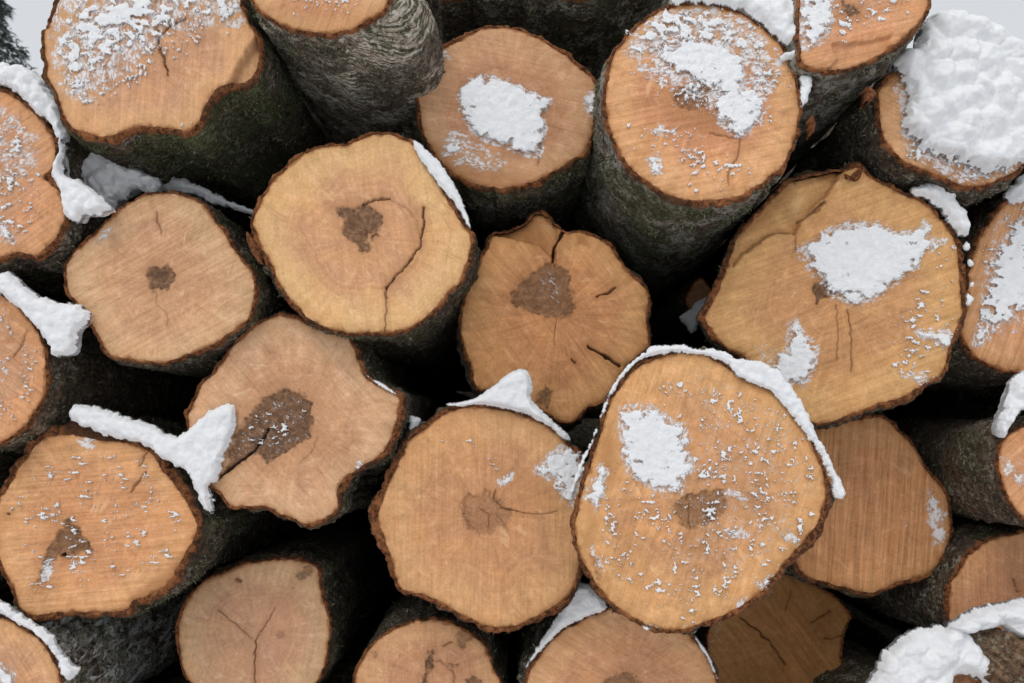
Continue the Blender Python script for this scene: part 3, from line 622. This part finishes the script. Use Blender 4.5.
make_log('S', [(575,528),(580,500),(587,475),(597,445),(608,407),(620,387),(637,367),(660,357),(687,352),(710,357),(727,367),(747,378),(767,387),(783,399),(800,422),(813,445),(823,470),(827,490),(823,512),(812,533),(797,550),(787,560),(773,578),(757,595),(733,612),(707,622),(680,630),(653,627),(627,615),(607,598),(593,578),(580,555)],
    1.39, 'frontmost golden log with a thin white snow ridge round its top and flakes all over', 5.0, bumps=((815,535,5,40),(765,590,3,40)), c1=(.605,.335,.135), c2=(.59,.325,.14), moss=.2, pale=.25, tuft=300, saw_ang=1.25, saw=.08, ray=.12, blotch=.4, tilt=(-.02,.05), axis=(.24,-.02),
    heart=(([(674,507),(684,497),(700,492),(722,490),(727,507),(715,520),(702,526),(690,530),(680,523)],.6),([(592,555),(597,560),(601,578),(597,576)],.5)),
    cracks=(([(688,495),(690,528)],1.4,.5),([(722,490),(725,506)],1.2,.4)),
    stain=(([(600,440),(612,420),(620,470),(600,500)],.6,9),([(815,500),(800,545),(770,575),(790,545)],.4,6),([(590,500),(600,520),(592,560),(582,540)],.5,6),([(740,372),(790,400),(770,395),(735,380)],.7,5),([(620,490),(650,560),(640,600),(612,560)],.18,12)),
    frost=(([(690,350),(790,400),(825,480),(800,540),(740,600),(680,560),(690,470)],.5,18),([(600,520),(640,590),(700,620),(640,560)],.22,12),([(612,405),(690,420),(700,500),(620,480)],.5,12)),
    snow=(dict(poly=[(618,411),(632,405),(657,407),(672,420),(683,425),(690,440),(684,450),(696,460),(690,474),(683,482),(685,490),(672,494),(655,488),(634,478),(624,462),(620,437)], label='bright oval snow patch left of the middle on the frontmost golden log', th=3.6, w=11, rough=5.5, clump=.3, hw=9),
          dict(poly=[(584,497),(592,480),(602,462),(609,470),(607,490),(597,512),(592,505)], label='snow patch on the left rim of the frontmost golden log', th=4, w=6, rough=2.6, clump=.35),
          dict(poly=[(590,548),(597,553),(604,562),(604,570),(598,566)], label='snow streak at the lower left of the frontmost golden log', th=2.8, w=4, rough=1.6),
          dict(poly=[(722,491),(735,490),(748,496),(747,502),(735,499)], label='white snow lump just right of the heart of the frontmost golden log', th=3.5, w=4, rough=1.8),
          dict(poly=[(777,527),(790,531),(800,540),(798,545),(785,542)], label='white snow lump at the lower right of the frontmost golden log', th=4, w=5, rough=2),
          dict(poly=[(722,530),(738,528),(752,534),(748,538),(730,537)], label='flat snow streak below the heart of the frontmost golden log', th=3, w=4, rough=2),
          dict(poly=[(755,582),(773,577),(766,590),(757,589)], label='snow lump on the lower right rim of the frontmost golden log', th=3.5, w=4, rough=2),
          dict(poly=[(738,600),(746,597),(745,606),(737,610)], label='snow crumb on the lower rim of the frontmost golden log', th=3, w=4, rough=1.6),
          dict(poly=[(640,624),(655,626),(658,631),(645,632)], label='snow crumb on the bottom rim of the frontmost golden log', th=3, w=3, rough=1.6)),
    speck=(dict(poly=[(640,380),(700,360),(790,400),(825,470),(822,520),(760,590),(690,560),(690,480)], dens=.40, size=4.2, aniso=1.3, th=2.6),
           dict(poly=[(600,470),(700,480),(740,540),(740,615),(680,628),(610,600),(585,540)], dens=.36, size=4.0, aniso=1.4, th=2.4, seed=9),
           dict(poly=[(620,400),(700,360),(790,400),(825,470),(822,520),(760,590),(680,620),(600,590),(590,520)], dens=.16, size=2.4, th=1.6, seed=21)))
make_log('T', [(817,427),(851,420),(881,417),(894,427),(914,447),(927,470),(941,487),(949,503),(951,527),(949,545),(941,562),(924,577),(897,583),(881,592),(861,593),(844,588),(827,583),(811,578),(797,565),(785,540),(780,510),(785,470),(797,445)],
    1.68, 'recessed dim log right of the frontmost log with fine upright saw lines', 4.2, c1=(.54,.275,.112), c2=(.53,.27,.108), moss=.3, pale=.2, saw_ang=1.5, saw=.20, ray=.05,
    frost=(([(925,480),(948,510),(948,545),(930,545),(925,515)],.95,9),([(868,520),(882,520),(880,535),(870,535)],.45,5),([(900,515),(915,520),(910,540),(898,535)],.45,5),([(860,455),(890,455),(880,470)],.3,8)))
make_log('U', [(1024,427),(1008,435),(1000,450),(999,467),(1004,487),(1014,507),(1024,517),(1045,525),(1075,515),(1095,485),(1095,455),(1075,430),(1050,420)],
    1.50, 'log cut off by the right edge, its smooth brown bark running back to the left', 2.6, c1=ORA, c2=ORA, moss=.3, pale=.35, tuft=900, tint=(.085,.062,.045), fibrous=.25,
    frost=(([(1000,450),(1024,445),(1040,500),(1010,490)],.5,8),), snow=(dict(poly=[(1001,458),(1010,462),(1018,474),(1030,482),(1030,488),(1015,481),(1004,470)], label='thin snow line across the log end cut off by the right edge', th=2.5, w=4, rough=1.6),))
make_log('V', [(950,622),(949,598),(954,578),(967,558),(987,542),(1011,535),(1035,533),(1065,545),(1085,575),(1085,610),(1065,645),(1030,660),(990,655),(965,642)],
    1.60, 'plain dim lower right log with a clean end above the snowy broken branch', 3.4, c1=(.54,.285,.13), c2=(.52,.275,.13), moss=.3, pale=.3, tuft=500, saw_ang=1.6, cracks=(([(1013,580),(1018,592)],1.6,.7),))
make_log('W', [(177,642),(178,622),(187,602),(203,583),(227,572),(253,563),(293,560),(317,568),(320,588),(325,608),(330,628),(327,655),(317,683),(300,705),(270,718),(235,715),(205,700),(185,675)],
    1.60, 'shaded log at the bottom left with a three armed crack like a Y', 3.2, c1=(.54,.345,.18), c2=(.52,.305,.16), moss=.4, pale=.2, tuft=500, saw=.05, ring=.14,
    heart=(([(297,577),(303,567),(312,567),(310,574),(300,581)],.75),([(277,633),(283,632),(284,636),(278,637)],.5)),
    cracks=(([(255,642),(240,628),(218,610)],1.1,.6),([(255,642),(265,625),(275,609)],1.0,.6),([(255,642),(255,665),(255,695)],1.5,.75),([(236,579),(240,581)],4,.5)),
    stain=(([(260,590),(310,590),(310,620),(270,620)],.25,15),))
make_log('X', [(355,678),(363,658),(380,638),(403,625),(427,620),(447,622),(467,632),(483,645),(488,655),(493,668),(500,683),(500,715),(485,740),(455,755),(415,755),(380,740),(358,710)],
    1.56, 'log at the bottom edge with a crooked dark split and brown knots', 2.8, c1=(.57,.325,.155), c2=(.55,.30,.145), moss=.35, pale=.2, tuft=500, saw=.05, ring=.14,
    heart=(([(427,655),(432,650),(434,662),(428,672),(425,690),(420,690),(427,670)],1.0),([(457,633),(467,630),(470,640),(463,648),(457,643)],.6),([(450,664),(458,665),(457,668),(451,667)],.7),([(468,680),(478,678),(480,685),(468,686)],.8),([(372,654),(377,651),(376,657)],.6)),
    cracks=(([(434,661),(440,660),(452,672),(455,683)],1.6,.5),([(444,645),(452,643)],2,.6)))
make_log('Y', [(527,683),(535,662),(550,642),(570,627),(593,615),(620,608),(650,612),(675,625),(695,640),(710,662),(718,683),(722,710),(710,745),(680,770),(640,780),(590,775),(550,755),(530,720)],
    1.52, 'log at the bottom edge tucked under the frontmost log, snow on its left shoulder', 3.0, c1=(.57,.32,.15), c2=(.56,.30,.14), moss=.35, pale=.45, tuft=800, saw_ang=2.6, saw=.08,
    heart=(([(605,683),(615,676),(632,674),(642,684),(640,700),(610,700)],.7),), stain=(([(555,640),(590,618),(590,630),(560,655)],.25,6),))
make_log('Z', [(715,610),(730,585),(760,575),(790,575),(815,585),(844,605),(851,618),(844,635),(841,655),(844,683),(835,715),(805,735),(765,735),(730,715),(710,680),(708,640)],
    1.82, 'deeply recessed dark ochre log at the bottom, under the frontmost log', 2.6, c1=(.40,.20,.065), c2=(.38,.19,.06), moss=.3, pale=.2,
    cracks=(([(740,618),(755,628),(772,645),(785,665)],2.4,.8),([(792,590),(786,610)],1.6,.6),([(812,622),(830,612)],2.2,.8),([(825,640),(842,636)],2,.7)), frost=(([(700,620),(728,618),(725,650),(705,660)],.5,6),))
make_log('AA', [(0,618),(20,628),(37,638),(50,655),(58,672),(62,690),(60,715),(45,740),(15,755),(-25,750),(-50,720),(-55,670),(-35,630)],
    1.44, 'log in the lower left corner with white flecked mossy bark running back to the right', 3.0, c1=YEL, c2=TAN, moss=.5, pale=1.0, tuft=2600, fibrous=.75, tint=(.07,.055,.042), bsnow=1.0, bumps=((25,633,2,10),),
    snow=(dict(poly=[(-20,664),(3,664),(14,672),(22,690),(10,695),(0,680),(-20,676)], label='small snow ridge on the cut end in the lower left corner', th=4, w=5, rough=2),))
make_log('CC', [(688,290),(700,277),(712,290),(722,302),(715,315),(700,312),(686,306)], 1.98, 'thin log end glimpsed deep in the gap left of the big golden log', 1.2, L=1.2, c1=(.55,.3,.14), c2=(.5,.27,.12), res=1.5)
make_log('BB', ell(962,704,30,36), 1.47, 'thin log at the lower right corner, its reddish end peeping from under heaped snow', 3.5, L=.5, axis=(.15,-.25), c1=(.35,.15,.07), c2=(.30,.13,.06), moss=.2, pale=.3, tuft=400,
    heart=(([(950,665),(975,665),(980,690),(950,690)],.6),))

# peeled flap of bark standing off the yellow log
def bark_flap(key, line, w, label=None):
    rec = LOGS[key]; p = spline(line, 40, False); n = rec['n']; V = []
    for k, off in enumerate((-.5, -.2, .2, .5)):
        q = p + np.array([1, .25]) * (w * off * np.sin(np.linspace(.25, 2.9, 40)) + .8 * fbm(p[:, 1] / 5, p[:, 0] / 5 + k, 2, 2, 5))[:, None]
        V.append(on_plane(q[:, 0], q[:, 1], rec['P0'] + n * (.004 + .007 * (1 - abs(off) * 2)), n))
    back = [v - n * .03 for v in V]
    V = np.vstack(V + back[::-1]); i = np.arange(39)
    q = np.vstack([np.stack([((k) % 8) * 40 + i, ((k + 1) % 8) * 40 + i, ((k + 1) % 8) * 40 + i + 1, (k % 8) * 40 + i + 1], 1) for k in range(8)])
    m, t = mat_new('inner_bark'); g = G(t); pos = g.n('ShaderNodeNewGeometry').outputs['Position']
    nn = g.noise(pos, 160, 5, .7)
    g.out(g.mix(g.ramp(nn, .35, .65), (.07, .025, .012), (.26, .095, .035)), .85, g.bump(nn, .8, .004), .2)
    o = link('bark_flap', mesh('bark_flap', V - rec['P0'], q, None, None, True, m), rec['root'])
bark_flap('J', [(247, 232), (251, 242), (257, 256), (261, 264)], 9)
bark_flap('F', [(868, 86), (872, 92), (868, 101)], 9)
bark_flap('F', [(812, 115), (814, 125), (813, 133)], 4)
bark_flap('M', [(846, 174), (852, 180), (862, 168)], 9)

# ================================================================== snow lying on the logs
snow_cap('H', [(-40,62),(0,63),(20,65),(37,72),(50,88),(62,110),(66,133),(64,146),(67,173),(80,180),(94,188),(104,198),(112,210),(95,217),(86,215),(79,224),(66,216),(62,200),(59,188),(53,175),(57,157),(59,143),(50,123),(33,110),(20,95),(0,84),(-40,78)], 'thick snow cap draped down the right rim of the frosted left edge log', th=9, back=.35, w=10, rough=2.4, clump=.35)
snow_cap('O', [(-40,270),(0,273),(12,272),(27,286),(45,297),(67,303),(84,306),(93,320),(80,330),(78,346),(70,357),(53,355),(48,343),(35,326),(19,309),(0,296),(-40,290)], 'smooth snow tongue on top of the half seen log at the left edge', th=10, back=.4, w=14, rough=2.2, clump=.12)
snow_cap('Q', [(72,409),(80,404),(100,407),(123,415),(147,422),(167,432),(177,435),(187,430),(200,418),(217,406),(230,404),(237,408),(238,423),(230,443),(224,463),(219,480),(211,487),(214,505),(212,516),(203,505),(195,488),(187,472),(175,466),(159,456),(149,447),(129,441),(106,435),(84,427),(70,418)], 'smooth snow drift from the rim of the orange lower left log up onto its neighbour', th=9, back=.22, w=12, rough=2.3, clump=.1, fwd=.006)
snow_cap('R', [(446,404),(470,400),(487,390),(507,374),(520,368),(530,374),(533,388),(531,397),(540,408),(553,420),(568,434),(572,442),(562,438),(550,428),(527,415),(503,409),(480,405),(460,407)], 'peaked snow ridge on top of the wide tan log at the bottom centre', th=8, back=.14, w=9, rough=1.0, clump=.1, fwd=.006)
snow_cap('S', [(570,492),(577,468),(588,447),(596,427),(603,407),(613,383),(627,367),(643,352),(663,345),(687,346),(700,350),(715,348),(737,358),(760,361),(777,370),(794,389),(807,412),(817,436),(827,450),(834,467),(841,483),(846,494),(838,500),(832,492),(829,477),(819,454),(805,435),(789,414),(775,397),(761,387),(740,379),(727,365),(707,357),(684,353),(662,355),(641,360),(624,376),(611,396),(602,418),(594,439),(585,461),(577,482)], 'narrow white snow ridge along the top rim of the frontmost golden log', th=5, back=.12, w=5, rough=1.9, clump=.25, cs=9, fwd=.003)
snow_cap('M', [(908,192),(924,184),(944,176),(956,190),(955,202),(967,213),(968,233),(961,238),(951,228),(941,212),(927,201)], 'lumpy snow cap on the upper right rim of the big golden log', th=9, back=.22, w=9, rough=2.2, clump=.35)
for (x, y, r, k) in ((967,246,4,'upper'),(970,262,3.4,'second'),(969,300,5,'lower'),(972,285,2.6,'smallest')):
    snow_cap('M', ell(x,y,r*.8,r*1.2,10,.12), {'upper':'small snow crumb on the right rim of the golden log, just below its lumpy cap','second':'snow crumb on the right rim of the golden log, second below its cap','lower':'largest snow crumb on the right rim of the big golden log','smallest':'tiny snow crumb above the largest crumb on the golden log rim'}[k], th=4, back=.02, w=4, rough=1.4, name='snow_crumb', group='snow crumbs on the bark')
snow_cap('E', [(668,2),(690,-6),(710,-12),(760,-18),(784,-4),(800,10),(811,24),(812,38),(805,50),(799,63),(785,62),(779,57),(789,50),(779,42),(764,28),(744,13),(715,5),(690,4)], 'thick white snow cap on the upper right rim of the round lichen barked log', th=11, back=.3, w=10, rough=2.2, clump=.3, cs=14)
snow_cap('E', [(800,77),(806,74),(811,77),(812,88),(808,96),(806,104),(801,107),(800,92)], 'snow crumb on the right side of the round lichen barked log below its cap', th=5, back=.03, w=5, rough=2, name='snow_crumb', group='snow crumbs on the bark')
snow_cap('G', [(914,50),(924,23),(937,12),(967,15),(991,25),(1011,40),(1030,52),(1055,80),(1055,130),(1030,158),(1004,169),(984,173),(964,165),(940,157),(920,146),(903,130),(904,110),(908,93),(897,74),(893,62),(904,46)], 'big clumpy snow mound burying the log in the upper right corner', th=19, back=.9, w=24, rough=4.5, clump=.42, cs=24)
snow_cap('N', [(1003,197),(1012,184),(1024,174),(1050,168),(1060,190),(1030,200),(1015,205)], 'snow cap on top of the reddish log at the right edge', th=7, back=.15, w=8, rough=2, clump=.3)
snow_cap('U', [(1060,365),(1024,370),(1011,380),(1002,403),(996,420),(996,436),(1004,437),(1014,420),(1024,409),(1060,395)], 'lumpy snow lying on the bark of the log cut off by the right edge', th=9, back=.25, w=9, rough=2, clump=.4, cs=10)
snow_cap('Y', [(525,668),(540,642),(557,615),(568,588),(580,582),(593,588),(605,602),(607,609),(587,617),(563,629),(547,644),(533,660)], 'smooth snow wedge on the left shoulder of the log under the frontmost log', th=7, back=.2, w=10, rough=1.2, clump=.1)
snow_cap('Y', [(694,636),(701,642),(709,655),(716,672),(718,680),(713,672),(706,657),(698,645)], 'thin snow strip on the right shoulder of the log under the frontmost log', th=3, back=.2, w=4, rough=.8)
snow_cap('AA', [(-40,590),(0,600),(13,608),(33,622),(50,632),(60,648),(70,662),(80,667),(72,680),(62,674),(57,657),(43,641),(30,630),(17,623),(0,613),(-40,602)], 'snow band along the rim of the lower left corner log', th=6, back=.1, w=7, rough=2.0, clump=.3)
snow_cap('J', [(412,140),(420,143),(430,153),(444,167),(457,189),(466,210),(471,230),(464,219),(453,202),(440,187),(427,170),(416,153)], 'thin snow strip down the upper right rim of the yellow log', th=4, back=.12, w=6, rough=1.2, clump=.2)
snow_cap('P', [(366,375),(372,378),(383,383),(398,395),(390,392),(378,385)], 'thin snow strip on the right rim of the rotten hearted log', th=3, back=.12, w=4, rough=1.0)
snow_cap('P', [(409,417),(417,416),(421,421),(412,431),(409,426)], 'snow crumb in the gap between the rotten hearted log and the wide tan log', th=4, back=.05, w=5, rough=1.5, D=1.55, name='snow_crumb', group='snow crumbs on the bark')
# snow lying on the bark of the pale log, in the shade under the notched log
snow_cap('I', [(78,178),(100,150),(122,158),(140,170),(160,178),(162,186),(150,196),(140,192),(128,198),(112,212),(100,212),(92,196)], 'shaded lumpy snow in the hollow between the pale log and the notched log above', th=14, back=.4, w=14, rough=3.5, clump=.5, cs=12, D=1.60)
snow_cap('I', [(158,178),(162,174),(180,178),(200,185),(220,196),(240,204),(256,212),(250,214),(232,208),(214,203),(196,195),(178,193),(164,192)], 'long white snow strip on the bark behind the pale log', th=6, back=.5, w=6, rough=2.0, clump=.25, D=1.66)
snow_cap('BB', [(868,700),(876,664),(888,645),(904,632),(925,626),(943,623),(955,618),(964,627),(970,636),(978,641),(988,650),(995,664),(992,680),(982,690),(977,680),(962,674),(950,680),(946,700)], 'heaped snow over the thin reddish log in the lower right corner', th=18, back=.5, w=28, rough=3.0, clump=.38, cs=22)
snow_cap('CC', [(679,318),(688,310),(697,301),(707,297),(705,312),(699,325),(692,334),(686,326)], 'snow on the thin log deep in the gap', th=5, back=.2, w=7, rough=1.2, D=1.90)

# broken crooked branch lying across the lower right corner
def broken_branch():
    p = [(964,640,1.50,14),(972,640,1.495,19),(990,650,1.48,24),(1015,668,1.46,30),(1050,690,1.44,38),(1090,715,1.42,42),(1130,740,1.40,42)]
    p = np.array(p, float); t = np.linspace(0, len(p) - 1, 90)
    px, py, DD, rr = [np.interp(t, np.arange(len(p)), p[:, k]) for k in range(4)]
    C = at(px, py, DD[:, None]); T = np.gradient(C, axis=0); T /= np.linalg.norm(T, axis=1)[:, None]
    up = np.array([0, 0, 1.0]); A = np.cross(T, up); A /= np.linalg.norm(A, axis=1)[:, None]; Bv = np.cross(A, T)
    NA = 120; a = np.linspace(0, 2 * np.pi, NA, endpoint=False)
    R = rr * DD / F
    V = C[:, None] + R[:, None, None] * (np.cos(a)[None, :, None] * A[:, None] + np.sin(a)[None, :, None] * Bv[:, None])
    W = V.reshape(-1, 3)
    nn = (V - C[:, None]).reshape(-1, 3); nn /= np.linalg.norm(nn, axis=1)[:, None]
    tt = np.repeat(t, NA); aa = np.tile(a, 90)
    disp = fbm(np.cos(aa) * 4, np.sin(aa) * 4, tt * .8, 4, 3) * .009 + fbm(W[:, 0] * 70, W[:, 1] * 70, W[:, 2] * 70, 3, 8) * .005
    W = W + nn * disp[:, None]
    jag = np.where(tt < .8, fbm(np.cos(aa) * 2.5, np.sin(aa) * 2.5, 0, 3, 12) * .03 * (1 - tt / .8), 0)
    W = W + np.repeat(T, NA, 0) * jag[:, None]
    i = np.arange(NA); j = (i + 1) % NA
    q = np.vstack([np.stack([k * NA + i, k * NA + j, (k + 1) * NA + j, (k + 1) * NA + i], 1) for k in range(89)])
    W = np.vstack([W, C[0] + T[0] * .012, C[-1]])
    tr = np.vstack([np.stack([np.full(NA, 90 * NA), j, i], 1), np.stack([np.full(NA, 90 * NA + 1), 89 * NA + i, 89 * NA + j], 1)])
    bc = np.vstack([np.stack([aa * .04, tt * .03, np.where(tt < .35, .9, 0)], 1), [[0, 0, 1], [0, 0, 0]]])
    m = bark_mat((.12, .075, .045), .05, .1, .35, 0.0, (.20, .085, .04))
    o = link('broken_branch', mesh('broken_branch', W - C[0], q, tr, dict(bc=bc), True, m), None, C[0])
    tag(o, 'thick crooked brown branch with a splintered end in the lower right corner', 'branch')
broken_branch()
snow_cap('V', [(948,626),(956,618),(966,611),(985,604),(1000,602),(1024,597),(1070,592),(1080,640),(1050,655),(1030,647),(1018,638),(1008,633),(1000,626),(985,629),(970,633),(958,632)], 'rounded snow pillow on top of the crooked brown branch', th=16, back=.14, w=16, rough=2.0, clump=.25, cs=16, D=1.47)

# ================================================================== pile beyond the frame: the rows it rests on and its sides
foot = 'plain sawn log low in the stack, resting in the snow below the photographed rows'
k = 0
for (x, y, r, D) in ((-30,845,90,1.5),(140,805,80,1.54),(310,815,88,1.52),(455,850,78,1.5),(600,880,92,1.52),(770,830,90,1.56),(930,800,85,1.5),(1080,820,80,1.54),
                     (-120,1000,80,1.5),(60,1000,85,1.5),(225,975,80,1.52),(390,1000,80,1.5),(520,1010,55,1.5),(700,1015,70,1.52),(860,990,75,1.5),(1010,975,80,1.5),(1170,990,80,1.5)):
    k += 1
    make_log('foot%d' % k, ell(x, y, r, r, 20, .03), D, foot, 4, res=3.0, group='lowest logs of the pile')
side = 'plain sawn log at the outer end of the stack, beyond the edge of the photograph'
for (x, y, r, D) in ((-190,165,95,1.5),(-185,370,100,1.52),(-110,530,80,1.5),(-140,690,85,1.5),(-220,860,90,1.5),(1200,300,95,1.55),(1190,480,90,1.52),(1170,630,80,1.5),(1220,800,85,1.5),(1160,120,85,1.56)):
    k += 1
    make_log('side%d' % k, ell(x, y, r, r, 20, .03), D, side, 4, res=3.0, group='outer logs of the pile')

cross = 'added unseen log laid crosswise behind the stack to keep sky out of its gaps'
for q in range(11):  # unseen backing logs, added so no sky shows through the gaps of the pile
    LX = 6.4 if q < 9 else 4.6
    zc = .2 + q * .36; P = np.array([-3.2 if q < 9 else -2.2, 4.95 + .08 * (q % 2), zc])
    NA, NS = 48, 60; a = np.linspace(0, 2 * np.pi, NA, endpoint=False); xs_ = np.linspace(0, LX, NS)
    V = np.stack([np.broadcast_to(xs_[:, None], (NS, NA)), np.broadcast_to(np.cos(a) * .2, (NS, NA)), np.broadcast_to(np.sin(a) * .2, (NS, NA))], -1).reshape(-1, 3)
    V = V * (1 + np.array([0, 1, 1]) * (.09 * fbm(V[:, 0] * 3, V[:, 1] * 8, V[:, 2] * 8 + q, 3, 9))[:, None])
    i = np.arange(NA); j = (i + 1) % NA
    Q = np.vstack([np.stack([k2 * NA + i, k2 * NA + j, (k2 + 1) * NA + j, (k2 + 1) * NA + i], 1) for k2 in range(NS - 1)])
    bc = np.stack([np.tile(a * .2, NS), V[:, 0], np.zeros(NS * NA)], 1)
    root = bpy.data.objects.new('log', None); COL.objects.link(root); root.location = P
    tag(root, cross, 'log', 'added crosswise logs blocking the sky behind the pile')
    link('bark', mesh('bark', V, Q, None, dict(bc=bc), True, bark_mat(off=q)), root)
    for e, x in ((0, 0.0), (NS - 1, LX)):
        ring_ = V[e * NA:(e + 1) * NA]; W = np.vstack([ring_, ring_.mean(0)])
        z0 = np.zeros(NA + 1); rr_ = np.concatenate([np.ones(NA), [0]])
        link('cut_face', mesh('cut_face', W, None, np.stack([i, j, np.full(NA, NA)], 1), dict(fc=np.stack([W[:, 1] * 5, W[:, 2] * 5, 100 - 100 * rr_], 1), pl=np.stack([W[:, 1] * 8, W[:, 2] * 8, z0], 1), rg=rr_, mk=np.zeros((NA + 1, 4))), True, LOGS['I']['root'].children[0].data.materials[0]), root)

# ================================================================== ground, trees
def ground():
    xs = np.concatenate([-np.geomspace(4, 600, 40)[::-1], np.linspace(-3.9, 3.9, 60), np.geomspace(4, 600, 40)])
    ys = np.concatenate([-np.geomspace(1, 300, 25)[::-1], np.linspace(-.9, 9, 60), np.geomspace(9.3, 900, 50)])
    X, Y = np.meshgrid(xs, ys)
    Z = fbm(X / 2.5, Y / 2.5, 0, 4, 2) * .06 + fbm(X / 30, Y / 30, 0, 3, 4) * .5 * sm(6, 40, np.hypot(X, Y))
    V = np.stack([X, Y, Z], -1).reshape(-1, 3); nx = len(xs)
    r, c = np.meshgrid(np.arange(len(ys) - 1), np.arange(nx - 1), indexing='ij'); a = (r * nx + c).ravel()
    o = link('snowy_ground', mesh('snowy_ground', V, np.stack([a, a + 1, a + nx + 1, a + nx], 1), None, dict(cov=np.full(len(V), 2.0)), True, SNOW))
    o['kind'] = 'structure'
ground()

def tree_mats():
    m, t = mat_new('fir_needles'); g = G(t); r = g.attr('rnd').outputs['Fac']
    g.out(g.mix(r, (.045, .058, .052), (.13, .15, .14)), .85, None, .1)
    m2, t2 = mat_new('fir_trunk'); g = G(t2); pos = g.n('ShaderNodeNewGeometry').outputs['Position']
    n1 = g.noise(pos, 14, 5, .7); g.out(g.mix(n1, (.05, .035, .025), (.13, .10, .08)), .9, g.bump(n1, .8, .03), .1)
    return m, m2
NEEDLE, TRUNK = tree_mats()
def fir(x, y, H, label, seed, dens=1.0, wide=3.0):
    r = np.random.default_rng(seed)
    root = bpy.data.objects.new('fir_tree', None); COL.objects.link(root); root.location = (x, y, 0)
    tag(root, label, 'tree', 'fir trees beyond the pile')
    N = 12; a = np.linspace(0, 2 * np.pi, N, endpoint=False); hs = np.linspace(-.3, H, 14); V = []
    for h in hs:
        rad = .22 * (1 - max(h, 0) / H) + .012
        V.append(np.stack([np.cos(a) * rad, np.sin(a) * rad, np.full(N, h)], 1))
    i = np.arange(N); j = (i + 1) % N
    q = np.vstack([np.stack([k * N + i, k * N + j, (k + 1) * N + j, (k + 1) * N + i], 1) for k in range(13)])
    link('trunk', mesh('trunk', np.vstack(V), q, None, None, True, TRUNK), root)
    tv, rnd = [], []
    h = 1.0
    while h < H - .1:
        f = 1 - h / H; reach = (.25 + wide * f ** .85) * r.uniform(.75, 1.15)
        for b in range(int(5 + 4 * f)):
            az = r.uniform(0, 2 * np.pi); rl = reach * r.uniform(.6, 1.1); n = int(26 * dens * (rl + .5))
            t = r.uniform(.05, 1, n) ** .8
            d = np.array([math.cos(az), math.sin(az), 0])
            p = d * (t * rl)[:, None]; p[:, 2] = h - .42 * rl * t + .30 * rl * t ** 2.4
            sd = np.array([-d[1], d[0], 0]); lat = r.normal(0, 1, n) * (.10 + .16 * rl * (1 - t) * .6)
            p = p + sd * lat[:, None]; p[:, 2] -= np.abs(lat) * .5 + r.uniform(0, .16, n)
            dirv = d * r.uniform(.2, 1, n)[:, None] + sd * np.sign(lat)[:, None] * r.uniform(0, .8, n)[:, None]; dirv[:, 2] = r.uniform(-.9, .15, n)
            L = r.uniform(.10, .26, n)[:, None]; w = r.normal(0, 1, (n, 3)); w = np.cross(dirv, w); w /= np.linalg.norm(w, axis=1)[:, None]
            tri = np.stack([p - w * L * .16, p + w * L * .16, p + dirv * L], 1)
            tv.append(tri.reshape(-1, 3)); rnd.append(np.repeat(r.uniform(0, 1, n), 3))
        h += r.uniform(.16, .30) * (0.6 + f)
    V = np.vstack(tv)
    link('crown', mesh('crown', V, None, np.arange(len(V)).reshape(-1, 3), dict(rnd=np.concatenate(rnd)), False, NEEDLE), root)
tp = at(-8, -14, 24.0)
fir(tp[0] - .1, tp[1], tp[2], 'tall dark fir tree showing at the upper left corner beyond the pile', 3, 2.2, 6.0)
for k, (x, y, H) in enumerate(((-26, 34, 14), (-33, 27, 12), (28, 44, 12), (36, 33, 13), (-5, 60, 13), (9, 66, 12))):
    fir(x, y, H, 'fir tree in the snow hidden behind the log pile', 20 + k, .5)

# ================================================================== light
w = bpy.data.worlds.new('World'); sc.world = w; w.use_nodes = True
nt = w.node_tree; nt.nodes.clear(); g = G(nt)
EL, AZ = math.radians(52), math.radians(205)
sky = g.n('ShaderNodeTexSky', sky_type='NISHITA', sun_disc=False, sun_elevation=EL, sun_rotation=AZ, air_density=1.0, dust_density=4.0, ozone_density=1.0)
hs = g.n('ShaderNodeHueSaturation', {'Saturation': .22, 'Color': sky.outputs[0]})
mx = g.mix(.72, hs.outputs[0], (5.9, 6.15, 6.45))
bg = g.n('ShaderNodeBackground', {'Color': mx, 'Strength': .13})
o = g.n('ShaderNodeOutputWorld'); nt.links.new(bg.outputs[0], o.inputs[0])
sun = bpy.data.lights.new('sun', 'SUN'); sun.energy = .8; sun.angle = math.radians(35); sun.color = (1, .96, .91)
so = bpy.data.objects.new('sun', sun); COL.objects.link(so)
# sun direction: from behind and above the camera, a little to the left
dvec = np.array([math.sin(AZ) * math.cos(EL), math.cos(AZ) * math.cos(EL), math.sin(EL)])
from mathutils import Vector
so.rotation_euler = Vector(dvec).to_track_quat('Z', 'Y').to_euler(); so.location = (0, -4, 6)

cam = bpy.data.cameras.new('camera'); co = bpy.data.objects.new('camera', cam); COL.objects.link(co)
cam.sensor_width = 36; cam.lens = F / 1024 * 36; cam.clip_start = .05; cam.clip_end = 2000
co.location = CAM; co.rotation_euler = (math.pi / 2 + PITCH, 0, 0)
cam.dof.use_dof = True; cam.dof.focus_distance = 1.48; cam.dof.aperture_fstop = 7.1
sc.camera = co
sc.view_settings.view_transform = 'Standard'; sc.view_settings.look = 'None'
sc.view_settings.exposure = 0.05; sc.view_settings.gamma = 1.0
sc.render.engine = 'CYCLES'
sc.cycles.use_denoising = True
sc.cycles.max_bounces = 6; sc.cycles.diffuse_bounces = 4; sc.cycles.glossy_bounces = 2
